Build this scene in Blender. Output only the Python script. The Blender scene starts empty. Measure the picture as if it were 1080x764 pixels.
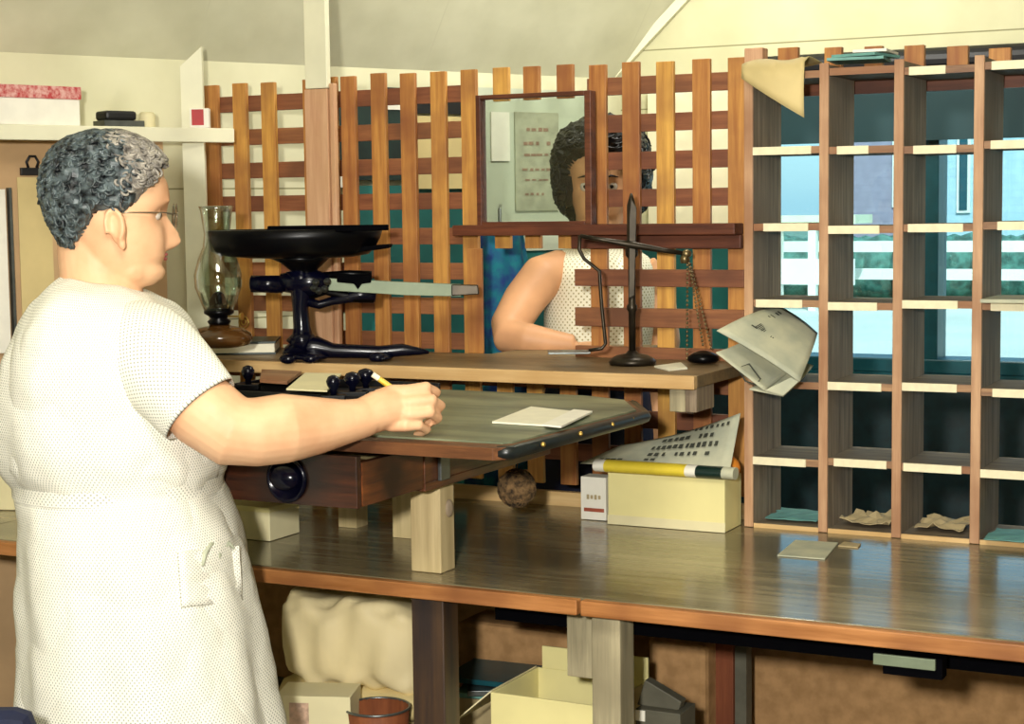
import bpy, bmesh, math, random
import numpy as np
from mathutils import Vector, Matrix
random.seed(7); rs = np.random.RandomState(5)
PI = math.pi
C = bpy.context.scene.collection
# ------------------------------------------------------------------ camera
FPX = 1819.8; YAW = math.radians(27.08); PIT = math.radians(5.115); ROL = math.radians(-.743)
Fv = Vector((-math.sin(YAW)*math.cos(PIT), math.cos(YAW)*math.cos(PIT), -math.sin(PIT)))
Rv = Vector((math.cos(YAW), math.sin(YAW), 0)); Uv = Rv.cross(Fv)
c_, s_ = math.cos(ROL), math.sin(ROL)
Rv, Uv = c_*Rv + s_*Uv, -s_*Rv + c_*Uv
EYE = Vector((0, 0, 1.45))
cam = bpy.data.cameras.new('camera'); co = bpy.data.objects.new('camera', cam); C.objects.link(co)
M = Matrix((Rv, Uv, -Fv)).transposed().to_4x4(); M.translation = EYE
co.matrix_world = M
cam.sensor_width = 36; cam.lens = 36*FPX/1080; cam.clip_start = .05; cam.clip_end = 500
bpy.context.scene.camera = co
FH = Vector((-math.sin(YAW), math.cos(YAW), 0)); RH = Vector((math.cos(YAW), math.sin(YAW), 0))
def ray(x, y): return Fv + Rv*((x-540)/FPX) + Uv*((382-y)/FPX)
def P(x, y, X=None, Y=None, Z=None, d=None):
    """where a sight line meets a wall (X or Y), a level (Z) or a standing plane square to the view (d)"""
    r = ray(x, y)
    if X is not None: t = (X-EYE.x)/r.x
    elif Y is not None: t = (Y-EYE.y)/r.y
    elif Z is not None: t = (Z-EYE.z)/r.z
    else: t = d/r.dot(FH)
    return EYE + r*t
# ------------------------------------------------------------------ materials
def lin(h):
    if isinstance(h, str):
        v = [int(h[i:i+2], 16)/255 for i in (0, 2, 4)]
    else: v = h
    return tuple([(a/12.92 if a <= .04045 else ((a+.055)/1.055)**2.4) for a in v]) + (1,)
class N:
    def __init__(s, name):
        s.m = bpy.data.materials.new(name); s.m.use_nodes = True; s.t = s.m.node_tree; s.n = s.t.nodes
        s.b = s.n['Principled BSDF']
    def new(s, k, **kw):
        n = s.n.new(k)
        for a, v in kw.items(): setattr(n, a, v)
        return n
    def link(s, a, b): s.t.links.new(a, b)
def plain(name, col, rough=.6, metal=0, noise=.12, scale=30, bump=.0, spec=.5, col2=None, stretch=(1, 1, 1), detail=4):
    k = N(name); b = k.b
    b.inputs['Roughness'].default_value = rough; b.inputs['Metallic'].default_value = metal
    b.inputs['Specular IOR Level'].default_value = spec
    c = lin(col); c2 = lin(col2) if col2 else tuple(x*(1-noise*2.2) for x in c[:3])+(1,)
    tc = k.new('ShaderNodeTexCoord'); mp = k.new('ShaderNodeMapping'); mp.inputs['Scale'].default_value = stretch
    nz = k.new('ShaderNodeTexNoise'); nz.inputs['Scale'].default_value = scale; nz.inputs['Detail'].default_value = detail
    rp = k.new('ShaderNodeValToRGB'); rp.color_ramp.elements[0].position = .35; rp.color_ramp.elements[1].position = .65
    rp.color_ramp.elements[0].color = c2; rp.color_ramp.elements[1].color = c
    k.link(tc.outputs['Object'], mp.inputs['Vector']); k.link(mp.outputs[0], nz.inputs['Vector'])
    k.link(nz.outputs['Fac'], rp.inputs[0]); k.link(rp.outputs[0], b.inputs['Base Color'])
    if bump:
        bp = k.new('ShaderNodeBump'); bp.inputs['Strength'].default_value = bump; bp.inputs['Distance'].default_value = .003
        k.link(nz.outputs['Fac'], bp.inputs['Height']); k.link(bp.outputs[0], b.inputs['Normal'])
    k.nz = nz; k.rp = rp
    return k.m
def wood(name, ca, cb, axis='Z', scale=22, rough=.55, cd=None, spec=.35, perslat=0.0, var=.10):
    """long grain along axis, with large blotches"""
    k = N(name); b = k.b; b.inputs['Roughness'].default_value = rough; b.inputs['Specular IOR Level'].default_value = spec
    st = {'X': (.06, 1, 1), 'Y': (1, .06, 1), 'Z': (1, 1, .06)}[axis]
    tc = k.new('ShaderNodeTexCoord'); mp = k.new('ShaderNodeMapping'); mp.inputs['Scale'].default_value = st
    nz = k.new('ShaderNodeTexNoise'); nz.inputs['Scale'].default_value = scale*4; nz.inputs['Detail'].default_value = 5; nz.inputs['Roughness'].default_value = .65
    rp = k.new('ShaderNodeValToRGB'); e = rp.color_ramp.elements
    e[0].position = .33; e[1].position = .66; e[0].color = lin(cb); e[1].color = lin(ca)
    n2 = k.new('ShaderNodeTexNoise'); n2.inputs['Scale'].default_value = scale*.35; n2.inputs['Detail'].default_value = 3
    mx = k.new('ShaderNodeMix', data_type='RGBA', blend_type='MIX')
    r2 = k.new('ShaderNodeMapRange'); r2.inputs[1].default_value = .45; r2.inputs[2].default_value = .7
    k.link(tc.outputs['Object'], mp.inputs[0]); k.link(mp.outputs[0], nz.inputs['Vector']); k.link(nz.outputs['Fac'], rp.inputs[0])
    k.link(mp.outputs[0], n2.inputs['Vector']) if perslat else k.link(tc.outputs['Object'], n2.inputs['Vector'])
    k.link(n2.outputs['Fac'], r2.inputs[0]); k.link(r2.outputs[0], mx.inputs[0])
    k.link(rp.outputs[0], mx.inputs[6]); mx.inputs[7].default_value = lin(cd or cb)
    ge = k.new('ShaderNodeNewGeometry'); hs = k.new('ShaderNodeHueSaturation'); mv = k.new('ShaderNodeMapRange'); mv.inputs[3].default_value = 1-var; mv.inputs[4].default_value = 1+var
    mh = k.new('ShaderNodeMapRange'); mh.inputs[3].default_value = .5-var*.05; mh.inputs[4].default_value = .5+var*.06; k.link(ge.outputs['Random Per Island'], mh.inputs[0]); k.link(mh.outputs[0], hs.inputs['Hue'])
    k.link(ge.outputs['Random Per Island'], mv.inputs[0]); k.link(mv.outputs[0], hs.inputs['Value']); k.link(mx.outputs[2], hs.inputs['Color'])
    k.link(hs.outputs[0], b.inputs['Base Color'])
    bp = k.new('ShaderNodeBump'); bp.inputs['Strength'].default_value = .25; bp.inputs['Distance'].default_value = .002
    k.link(nz.outputs['Fac'], bp.inputs['Height']); k.link(bp.outputs[0], b.inputs['Normal'])
    return k.m
def boards(name, ca, cb, axis, pitch, line, rough=.6):
    """painted boarding: thin dark joints every pitch along axis"""
    k = N(name); b = k.b; b.inputs['Roughness'].default_value = rough; b.inputs['Specular IOR Level'].default_value = .25
    tc = k.new('ShaderNodeTexCoord'); sp = k.new('ShaderNodeSeparateXYZ'); k.link(tc.outputs['Object'], sp.inputs[0])
    m1 = k.new('ShaderNodeMath', operation='DIVIDE'); m1.inputs[1].default_value = pitch
    k.link(sp.outputs[axis], m1.inputs[0])
    m2 = k.new('ShaderNodeMath', operation='FRACT'); k.link(m1.outputs[0], m2.inputs[0])
    m3 = k.new('ShaderNodeMath', operation='LESS_THAN'); m3.inputs[1].default_value = .0035/pitch; k.link(m2.outputs[0], m3.inputs[0])
    nz = k.new('ShaderNodeTexNoise'); nz.inputs['Scale'].default_value = 5; nz.inputs['Detail'].default_value = 6
    k.link(tc.outputs['Object'], nz.inputs['Vector'])
    rp = k.new('ShaderNodeValToRGB'); rp.color_ramp.elements[0].position = .3; rp.color_ramp.elements[1].position = .7
    rp.color_ramp.elements[0].color = lin(cb); rp.color_ramp.elements[1].color = lin(ca); k.link(nz.outputs['Fac'], rp.inputs[0])
    mx = k.new('ShaderNodeMix', data_type='RGBA'); k.link(m3.outputs[0], mx.inputs[0]); k.link(rp.outputs[0], mx.inputs[6]); mx.inputs[7].default_value = lin(line)
    k.link(mx.outputs[2], b.inputs['Base Color'])
    return k.m
def dotted(name, base, dot, pitch=.0054, r=.24):
    k = N(name); b = k.b; b.inputs['Roughness'].default_value = .85; b.inputs['Specular IOR Level'].default_value = .1
    tc = k.new('ShaderNodeTexCoord'); mp = k.new('ShaderNodeMapping'); mp.inputs['Scale'].default_value = (1/pitch, 1/pitch, 1); mp.inputs['Rotation'].default_value = (0, 0, PI/4)
    k.link(tc.outputs['UV'], mp.inputs[0])
    vf = k.new('ShaderNodeVectorMath', operation='FRACTION'); k.link(mp.outputs[0], vf.inputs[0])
    vs = k.new('ShaderNodeVectorMath', operation='SUBTRACT'); vs.inputs[1].default_value = (.5, .5, 0); k.link(vf.outputs[0], vs.inputs[0])
    sp = k.new('ShaderNodeSeparateXYZ'); k.link(vs.outputs[0], sp.inputs[0])
    cb = k.new('ShaderNodeCombineXYZ'); k.link(sp.outputs[0], cb.inputs[0]); k.link(sp.outputs[1], cb.inputs[1])
    ln = k.new('ShaderNodeVectorMath', operation='LENGTH'); k.link(cb.outputs[0], ln.inputs[0])
    lt = k.new('ShaderNodeMath', operation='LESS_THAN'); lt.inputs[1].default_value = r; k.link(ln.outputs['Value'], lt.inputs[0])
    mx = k.new('ShaderNodeMix', data_type='RGBA'); k.link(lt.outputs[0], mx.inputs[0]); mx.inputs[6].default_value = lin(base); mx.inputs[7].default_value = lin(dot)
    k.link(mx.outputs[2], b.inputs['Base Color'])
    nz = k.new('ShaderNodeTexNoise'); nz.inputs['Scale'].default_value = 14; k.link(tc.outputs['Object'], nz.inputs['Vector'])
    bp = k.new('ShaderNodeBump'); bp.inputs['Strength'].default_value = .35; bp.inputs['Distance'].default_value = .012
    k.link(nz.outputs['Fac'], bp.inputs['Height']); k.link(bp.outputs[0], b.inputs['Normal'])
    return k.m
def glass(name, tint='E8F4F0', refl=.12, rough=.02):
    k = N(name); k.n.remove(k.b)
    tr = k.new('ShaderNodeBsdfTransparent'); tr.inputs[0].default_value = lin(tint)
    gl = k.new('ShaderNodeBsdfGlossy'); gl.inputs['Roughness'].default_value = rough
    lw = k.new('ShaderNodeLayerWeight'); lw.inputs[0].default_value = .35
    mr = k.new('ShaderNodeMapRange'); mr.inputs[3].default_value = refl; mr.inputs[4].default_value = .8; k.link(lw.outputs['Facing'], mr.inputs[0])
    ms = k.new('ShaderNodeMixShader'); k.link(mr.outputs[0], ms.inputs[0]); k.link(tr.outputs[0], ms.inputs[1]); k.link(gl.outputs[0], ms.inputs[2])
    k.link(ms.outputs[0], k.n['Material Output'].inputs['Surface'])
    return k.m

m_slat = wood('lattice_wood', 'D0984F', 'A76C38', 'Z', 20, .5, '95603A', var=.2)
m_rail = wood('lattice_rail_wood', '96603F', '744630', 'X', 20, .55, '66402E', var=.12)
m_beam = wood('brown_beam_wood', '6F3D26', '4A2618', 'X', 20, .5)
m_post = wood('pinkish_post_wood', 'D8AE8A', 'B98864', 'Z', 16, .6, 'C69C74')
m_cream = plain('cream_paint', 'E4E0BE', .55, noise=.04, scale=6)
m_cream2 = plain('cream_board_paint', 'E9E6C9', .5, noise=.05, scale=8)
m_top = wood('worktop_wood', 'A09270', '6C6248', 'X', 9, .17, '5A543F', spec=.8)
m_edge = wood('worktop_edge_wood', 'C68A52', '96602F', 'X', 14, .5, '80502C')
m_ledge = wood('ledge_wood', '8C7450', '66553A', 'X', 10, .45)
m_ledge_e = wood('ledge_edge_wood', 'DDBC88', 'C09A64', 'X', 14, .5)
m_pine = wood('pale_pine_front', 'CDA680', 'A87C5A', 'Z', 16, .55, '9A7050', var=.12)
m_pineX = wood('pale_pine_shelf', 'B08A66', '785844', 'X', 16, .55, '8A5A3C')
m_grey_wood = wood('weathered_grey_brown_wood', 'A29079', '6E5F4C', 'Z', 20, .7, '857562')
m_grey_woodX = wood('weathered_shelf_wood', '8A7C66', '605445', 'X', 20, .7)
m_oak = wood('dark_oak', '7A431F', '3C1E10', 'Y', 22, .4, '2C150B', spec=.5)
m_oakX = wood('dark_oak_front', '4A2614', '22110B', 'X', 22, .35, '1A0D09', spec=.6)
m_block = wood('pale_block_wood', 'DCC898', 'B5A074', 'Z', 10, .65, 'C8B482')
m_blockg = wood('grey_split_wood', 'B9AE8C', '857C62', 'Z', 14, .75)
m_char = wood('blackened_post_wood', '503820', '14101A', 'Z', 7, .5, '0E0B14', spec=.7)
m_redwood = wood('reddish_post_wood', '8A4E2E', '6B3820', 'Z', 14, .6)
m_leather = plain('desk_leather', '7E8468', .4, noise=.25, scale=6, col2='4B5546', detail=8, stretch=(.7, 3, 1))
m_bind = plain('black_binding', '1A2020', .35, noise=.2)
m_brass = plain('brass', 'C9A85A', .35, metal=.9, noise=.05)
m_iron = plain('black_enamel', '040407', .3, noise=.1, spec=.16)
m_iron2 = plain('blue_black_enamel', '06071A', .2, noise=.15, spec=.3, scale=12)
m_bronze = plain('dark_bronze_metal', '3B342A', .35, metal=.7, noise=.2)
m_chain = plain('chain_metal', '8C7A56', .35, metal=.8, noise=.2)
m_dullblack = plain('dull_black_iron_and_shade', '050508', .85, noise=.1, spec=.03)  # dull black for iron parts and for the shade strip under the worktop
m_beamgrey = plain('grey_green_metal_bar', '7C8870', .5, metal=.3, noise=.08)
m_steel = plain('dull_steel', '7A7F7E', .35, metal=.8)
m_skin = plain('skin', 'E8BB92', .5, noise=.06, scale=14, col2='DBA47C', spec=.35)
m_skin2 = plain('skin_customer', 'D9A377', .5, noise=.06, scale=14, spec=.35)
m_lip = plain('lips', 'B5605A', .5)
m_eye = plain('eye_white', 'CFC4B8', .2, noise=.02); m_iris = plain('iris', '2A2420', .2)
m_hair = plain('blue_grey_hair', '5E6A6C', .45, noise=.3, scale=75, col2='090C10', detail=6, bump=.6)
m_hairg = plain('grey_front_hair', 'ADA69A', .55, noise=.3, scale=60, col2='5A5550', detail=6)
m_hairc = plain('dark_brown_hair', '1E1A1C', .4, noise=.3, scale=30, col2='07070A')
m_dress = dotted('dotted_dress_cloth', 'F0EEE1', '97988A', r=.24)
m_dressc = dotted('dotted_blouse_cloth', 'F2EFD9', 'A89E6E', pitch=.009, r=.22)
m_paper = plain('white_paper', 'E9E4CC', .7, noise=.03)
m_label = plain('label_paper', 'F0E6C2', .7, noise=.05, scale=60)
m_news = plain('newsprint', 'C4C3A8', .8, noise=.10, scale=18, col2='A9AC98')
m_ink = plain('newspaper_ink', '43463C', .8)
m_kraft = plain('kraft_paper', 'D8C389', .7, noise=.08, scale=8)
m_teal = plain('teal_paper', '6FA79E', .6, noise=.1)
m_yellow = plain('yellow_wrapper', 'E8CF3C', .5, noise=.05)
m_boxy = plain('cream_box_card', 'EADF9E', .6, noise=.03, scale=12)
m_card = plain('cream_card', 'E6DCB0', .65, noise=.05, scale=10)
m_carde = plain('tan_card', 'B9A67C', .7, noise=.08)
m_white = plain('white_card', 'EFEBDD', .6, noise=.03)
m_red = plain('red_card', 'B8242A', .5, noise=.1)
m_black = plain('black_matte', '0B0B10', .5)
m_navy = plain('navy_cloth', '121A3A', .8)
m_blue = plain('blue_cloth', '1B3F86', .8, noise=.3, col2='0E7C8C')
m_tan = plain('tan_hardboard', 'B48C60', .75, noise=.12, scale=35, col2='9C7850', spec=.1)
m_tan2 = plain('left_tan_board', 'C6A378', .7, noise=.06, scale=10)
m_tealw = plain('teal_wall_paint', '1F6B66', .5, noise=.2, scale=4)
m_dark = plain('dark_green_board', '14302A', .7, noise=.3, scale=10)
m_frame = plain('dark_teal_window_paint', '16525C', .35, noise=.1)
m_orange = plain('orange_peel', 'E08A2A', .5, noise=.05)
m_twine = plain('twine', '8A6B45', .9, noise=.4, scale=90, bump=1)
m_amber = plain('amber_glass_font', '5A3A1A', .08, noise=.1, spec=.9)
m_glass = glass('clear_glass', 'EAF4EE', .05)
m_chim = glass('lamp_chimney_glass', 'F0F6F0', .10)
m_pane = glass('window_pane_glass', 'DCEEEE', .05)
m_green = plain('dark_green_book_cloth', '0F2A24', .4)
m_bundle = plain('wrapped_bundle_paper', 'F2E0AE', .6, noise=.08, scale=6, bump=1.0)
m_ceil = boards('ceiling_boards', 'D4D2B6', 'BBB99C', 0, .62, 'C4C2A6')
m_wallb = boards('gable_boards', 'D8D5B0', 'C6C39C', 2, .155, '8F8C66')
m_wallw = boards('side_boards', 'DCD9B8', 'CBC8A6', 2, .30, '8F8C66')
m_floor = wood('floor_planks', '6B5236', '4A3826', 'X', 8, .6)
m_glasses = plain('spectacle_wire', '8C8470', .3, metal=.8)
m_pencil = plain('yellow_pencil_paint', 'E9C53A', .4)
m_rust = plain('grey_linoleum', '5E5B4C', .6)
# ------------------------------------------------------------------ mesh building
class MB:
    def __init__(s, uv=False):
        s.v = []; s.f = []; s.uv = {} ; s.mi = []; s.cm = 0
    def add(s, vs, fs, uvs=None):
        o = len(s.v); s.v += [tuple(v) for v in vs]
        for i, f in enumerate(fs):
            s.f.append([a+o for a in f]); s.mi.append(s.cm)
            if uvs: s.uv[len(s.f)-1] = uvs[i]
        return s
    def box(s, a, b, R=None, t=(0, 0, 0)):
        x0, y0, z0 = a; x1, y1, z1 = b
        vs = [Vector(p) for p in ((x0, y0, z0), (x1, y0, z0), (x1, y1, z0), (x0, y1, z0), (x0, y0, z1), (x1, y0, z1), (x1, y1, z1), (x0, y1, z1))]
        if R is not None:
            cc = Vector(((x0+x1)/2, (y0+y1)/2, (z0+z1)/2)); vs = [R @ (v-cc)+cc for v in vs]
        return s.add([v+Vector(t) for v in vs], [(0, 3, 2, 1), (4, 5, 6, 7), (0, 1, 5, 4), (1, 2, 6, 5), (2, 3, 7, 6), (3, 0, 4, 7)])
    def rings(s, rings, cap=True, closed=False, uv=False):
        n = len(rings[0]); vs = [p for r in rings for p in r]; fs = []; uvs = []
        m = len(rings); L = [0]
        for i in range(1, m): L.append(L[-1]+(Vector(rings[i][0])-Vector(rings[i-1][0])).length)
        av = 0
        if uv: av = max(sum((Vector(r[j])-Vector(r[j-1])).length for j in range(n)) for r in rings)
        for i in range(m-1 + (1 if closed else 0)):
            for j in range(n):
                a = i*n+j; b = i*n+(j+1) % n; i2 = (i+1) % m; c = i2*n+(j+1) % n; d = i2*n+j
                fs.append((a, b, c, d))
                if uv: uvs.append([(j/n*av, L[i]), ((j+1)/n*av, L[i]), ((j+1)/n*av, L[i+1]), (j/n*av, L[i+1])])
        if cap and not closed:
            fs.append(tuple(range(n))[::-1]); fs.append(tuple((m-1)*n+j for j in range(n)))
            if uv: uvs.append([(0, 0)]*n); uvs.append([(0, 0)]*n)
        return s.add(vs, fs, uvs if uv else None)
    def lathe(s, prof, c=(0, 0, 0), n=24, ax=(0, 0, 1), cap=True):
        q = Vector((0, 0, 1)).rotation_difference(Vector(ax)); c = Vector(c)
        return s.rings([[c+q @ Vector((r*math.cos(2*PI*j/n), r*math.sin(2*PI*j/n), z)) for j in range(n)] for r, z in prof], cap)
    def cyl(s, a, b, r0, r1=None, n=16):
        a = Vector(a); b = Vector(b); r1 = r0 if r1 is None else r1
        return s.lathe([(r0, 0), (r1, (b-a).length)], a, n, (b-a).normalized())
    def tube(s, pts, r, n=8, closed=False, rz=None):
        pts = [Vector(p) for p in pts]; m = len(pts); rings = []; up = None
        for i, p in enumerate(pts):
            t = (pts[(i+1) % m]-pts[i-1]) if closed else (pts[min(i+1, m-1)]-pts[max(i-1, 0)])
            t.normalize()
            if up is None:
                up = Vector((0, 0, 1)) if abs(t.z) < .9 else Vector((1, 0, 0))
            up = (up-t*up.dot(t)).normalized(); w = t.cross(up)
            rr = r[i] if isinstance(r, (list, tuple)) else r
            rings.append([p+up*rr*math.cos(2*PI*j/n)+w*rr*math.sin(2*PI*j/n) for j in range(n)])
        return s.rings(rings, True, closed)
    def prism(s, poly, y0, y1, T=None):
        """poly in (x,z), extruded in y; T maps (x,y,z) to a point"""
        n = len(poly); T = T or (lambda x, y, z: (x, y, z))
        vs = [T(x, y0, z) for x, z in poly]+[T(x, y1, z) for x, z in poly]
        return s.add(vs, [tuple(range(n)), tuple(range(2*n-1, n-1, -1))]+[(i, i+n, (i+1) % n+n, (i+1) % n) for i in range(n)])
    def ell(s, c, r, R=None, nu=20, nv=12):
        c = Vector(c); rings = []
        for i in range(nv+1):
            ph = -PI/2+PI*(i+.02)/(nv+.04)
            ring = []
            for j in range(nu):
                th = 2*PI*j/nu; v = Vector((r[0]*math.cos(ph)*math.cos(th), r[1]*math.cos(ph)*math.sin(th), r[2]*math.sin(ph)))
                ring.append(c+(R @ v if R is not None else v))
            rings.append(ring)
        return s.rings(rings)
    def quad(s, a, b, c, d): return s.add([a, b, c, d], [(0, 1, 2, 3)])
    def build(s, name, mat, parent=None, smooth=False, bevel=0, mods=None, loc=None):
        me = bpy.data.meshes.new(name)
        vs = s.v
        if loc is not None: vs = [tuple(Vector(v)-Vector(loc)) for v in vs]
        me.from_pydata(vs, [], s.f)
        if s.uv:
            ul = me.uv_layers.new(name='UVMap')
            for p in me.polygons:
                u = s.uv.get(p.index)
                if u:
                    for k, li in enumerate(p.loop_indices): ul.data[li].uv = u[k]
        if not s.uv:
            bm = bmesh.new(); bm.from_mesh(me); bmesh.ops.recalc_face_normals(bm, faces=bm.faces); bm.to_mesh(me); bm.free()
        for m in (mat if isinstance(mat, (list, tuple)) else [mat]): me.materials.append(m)
        if isinstance(mat, (list, tuple)):
            for p, i in zip(me.polygons, s.mi): p.material_index = i
        if smooth:
            for p in me.polygons: p.use_smooth = True
        o = bpy.data.objects.new(name, me); C.objects.link(o)
        if loc is not None: o.location = loc
        if parent is not None: o.parent = parent
        if bevel:
            b = o.modifiers.new('bevel', 'BEVEL'); b.width = bevel; b.segments = 2; b.limit_method = 'ANGLE'
        return o
def tag(o, label, cat, group=None, kind=None):
    if label: o['label'] = label
    if cat: o['category'] = cat
    if group: o['group'] = group
    if kind: o['kind'] = kind
    return o
def thing(name, label, cat, loc=(0, 0, 0), rz=0, group=None, kind=None):
    o = bpy.data.objects.new(name, None); C.objects.link(o); o.location = loc; o.rotation_euler = (0, 0, rz); o.empty_display_size = .05
    return tag(o, label, cat, group, kind)
def struct(o): o['kind'] = 'structure'; return o
def copy_tree(o, parent=None):
    c = o.copy(); C.objects.link(c)
    if parent is not None: c.parent = parent
    for ch in list(o.children): copy_tree(ch, c)
    return c
def facing(px_, py_, Z=None, d=None):
    """base point plus a mapping from the local (u right, v away, w up) frame, turned with the view's yaw"""
    return P(px_, py_, Z=Z, d=d)
# ------------------------------------------------------------------ room shell
WT = .85; LT = 1.147            # worktop level, serving ledge level
W0 = Vector((-2.425, 3.18, 0)); WD = Vector((.45, .893, 0)).normalized(); WN = Vector((WD.y, -WD.x, 0))   # side wall line, inward normal
FY = 4.3; EAVE = 1.79
tF = (FY-W0.y)/WD.y; XL = (W0+WD*tF).x
Q = P(715, 0, Y=FY)
slope = (Q.z-EAVE)/(Q.x-XL)
RX = XL+(3.1-EAVE)/slope        # ridge on the gable
def side(t, z, off=0): return W0+WD*t+WN*off+Vector((0, 0, z))
struct(MB().box((-5.5, -1.6, -.1), (2.6, 4.6, 0)).build('floor', m_floor))
# side wall (slab)
mb = MB(); vs = []
for off in (0, -.12):
    for t, z in ((-5.2, 0), (tF+.0, 0), (tF+.0, EAVE+.1), (-5.2, EAVE+.1)): vs.append(side(t, z, off))
mb.add(vs, [(0, 1, 2, 3), (7, 6, 5, 4), (0, 4, 5, 1), (1, 5, 6, 2), (2, 6, 7, 3), (3, 7, 4, 0)])
struct(mb.build('wall_left', m_wallw))
# gable wall with a window opening
WX0, WX1 = P(796, 240, Y=FY).x, 1.0
WZ0, WZ1 = P(940, 392, Y=FY).z, P(940, 72, Y=FY).z
mb = MB()
mb.prism([(XL-.15, 0), (WX0, 0), (WX0, slope*(WX0-XL)+EAVE+.02), (XL-.15, EAVE-.12)], FY, FY+.12)
mb.prism([(WX0, 0), (WX1, 0), (WX1, WZ0), (WX0, WZ0)], FY, FY+.12)
def roofz(x): return min(EAVE+slope*(x-XL), 3.1-(max(0, x-RX))*slope*.8)
xs = [WX0, RX, WX1]; 
mb.prism([(WX0, WZ1), (WX1, WZ1), (WX1, max(roofz(WX1), WZ1+.2)+.05), (RX, 3.15), (WX0, roofz(WX0)+.05)] if RX > WX0 else [(WX0, WZ1), (WX1, WZ1), (WX1, roofz(WX1)+.05), (WX0, roofz(WX0)+.05)], FY, FY+.12)
mb.prism([(WX1, 0), (2.5, 0), (2.5, 1.9), (WX1, max(roofz(WX1), 1.9)+.05)], FY, FY+.12)
struct(mb.build('wall_back', m_wallb))
struct(MB().box((2.5, -1.6, 0), (2.6, FY+.1, 3.1)).build('wall_right', m_cream))
struct(MB().box((-5.5, -1.7, 0), (2.6, -1.6, 3.3)).build('wall_front', m_cream))
# ceiling: a slope rising from the side wall's eave to the ridge, then falling to the right
ce = MB()
a0 = side(-5.4, EAVE, -.1); a1 = side(tF+.05, EAVE, -.1)
nrm = Vector((Q.x-XL, 0, Q.z-EAVE)); up = WN*1.0
# plane through the eave line and Q
e0 = side(0, EAVE); n_ = WD.cross(Vector(Q)-e0).normalized()
def cz(x, y): return e0.z-(n_.x*(x-e0.x)+n_.y*(y-e0.y))/n_.z
def onceil(t, off): p = side(t, 0, off); return Vector((p.x, p.y, cz(p.x, p.y)))
ro = (3.1-EAVE)/((cz(*(side(0, 0, 1)).xy)-EAVE))
c_a, c_b = onceil(-5.4, -.12), onceil(tF+.06, -.12)
# the ridge runs parallel to the eave and stops at the gable
r_a, r_b = onceil(-5.4, ro), onceil((FY+.1-(W0+WN*ro).y)/WD.y, ro)
R2 = [Vector((3.2, -2.6, 1.95)), Vector((3.2, FY+.1, 1.95))]
th = Vector((0, 0, .06))
def slabq(a, b, c, d):
    return [a, b, c, d, a+th, b+th, c+th, d+th]
ce.add(slabq(c_a, c_b, r_b, r_a), [(0, 1, 2, 3), (7, 6, 5, 4), (0, 4, 5, 1), (1, 5, 6, 2), (2, 6, 7, 3), (3, 7, 4, 0)])
ce_o = ce.build('ceiling', m_ceil)
# own axes on the ceiling so the board joints run up the slope
struct(ce_o)
Mx = Matrix((WD, n_.cross(WD) if n_.cross(WD).z > 0 else -n_.cross(WD), n_)).transposed().to_4x4(); Mx.translation = e0
ce_o.data.transform(Mx.inverted()); ce_o.matrix_world = Mx
c2 = MB(); c2.add(slabq(r_a, r_b, R2[1], R2[0]), [(0, 1, 2, 3), (7, 6, 5, 4), (0, 4, 5, 1), (1, 5, 6, 2), (2, 6, 7, 3), (3, 7, 4, 0)])
struct(c2.build('ceiling', m_cream))
# gable batten beside the rake
b0, b1 = P(640, 88, Y=FY-.005), P(740, -20, Y=FY-.005)
tr = MB(); dd = (b1-b0).normalized(); pp = Vector((-dd.z, 0, dd.x))*.012
tr.add([b0-pp, b0+pp, b1+pp, b1-pp]+[q+Vector((0, -.015, 0)) for q in (b0-pp, b0+pp, b1+pp, b1-pp)], [(0, 1, 2, 3), (7, 6, 5, 4), (0, 4, 5, 1), (1, 5, 6, 2), (2, 6, 7, 3), (3, 7, 4, 0)])
struct(tr.build('trim_1', m_cream2))
# window frame and panes
wf = thing('window_1', None, None, (WX0, FY, 0)); struct(wf)
wl = lambda p: (p[0]-WX0, p[1]-FY, p[2])
zb = P(940, 150, Y=FY).z
mb = MB()
T = .035
mb.box((0, -.02, WZ0), (WX1-WX0, .10, WZ0+T)); mb.box((0, -.02, WZ1-T), (WX1-WX0, .10, WZ1)); mb.box((0, -.02, WZ0), (T*.6, .10, WZ1)); mb.box((WX1-WX0-T, -.02, WZ0), (WX1-WX0, .10, WZ1))
for a, b in ((970, 991), (1190, 1211)):
    xa, xb = P(a, 250, Y=FY).x, P(b, 250, Y=FY).x
    mb.box((xa-WX0, -.015, WZ0), (xb-WX0, .08, WZ1))
mb.build('window_frame', m_frame, wf, bevel=.003)
MB().box((.01, .045, WZ0+.01), (WX1-WX0-.01, .049, WZ1-.01)).build('window_pane', m_pane, wf)
MB().box((0, -.035, WZ0-.02), (WX1-WX0, .0, WZ0)).build('window_sill', m_frame, wf)
bl = thing('roller_blind', 'dark teal roller blind drawn a little way down over the far window', 'blind', (WX0, FY-.06, WZ1))
MB().box((.0, .0, zb-WZ1), (WX1-WX0, .008, .0)).build('blind_cloth', plain('blind_teal', '123F46', .6, noise=.15, scale=3), bl)
MB().cyl((0, -.0, .01), (WX1-WX0, -.0, .01), .03).build('blind_roll', m_black, bl)
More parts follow.
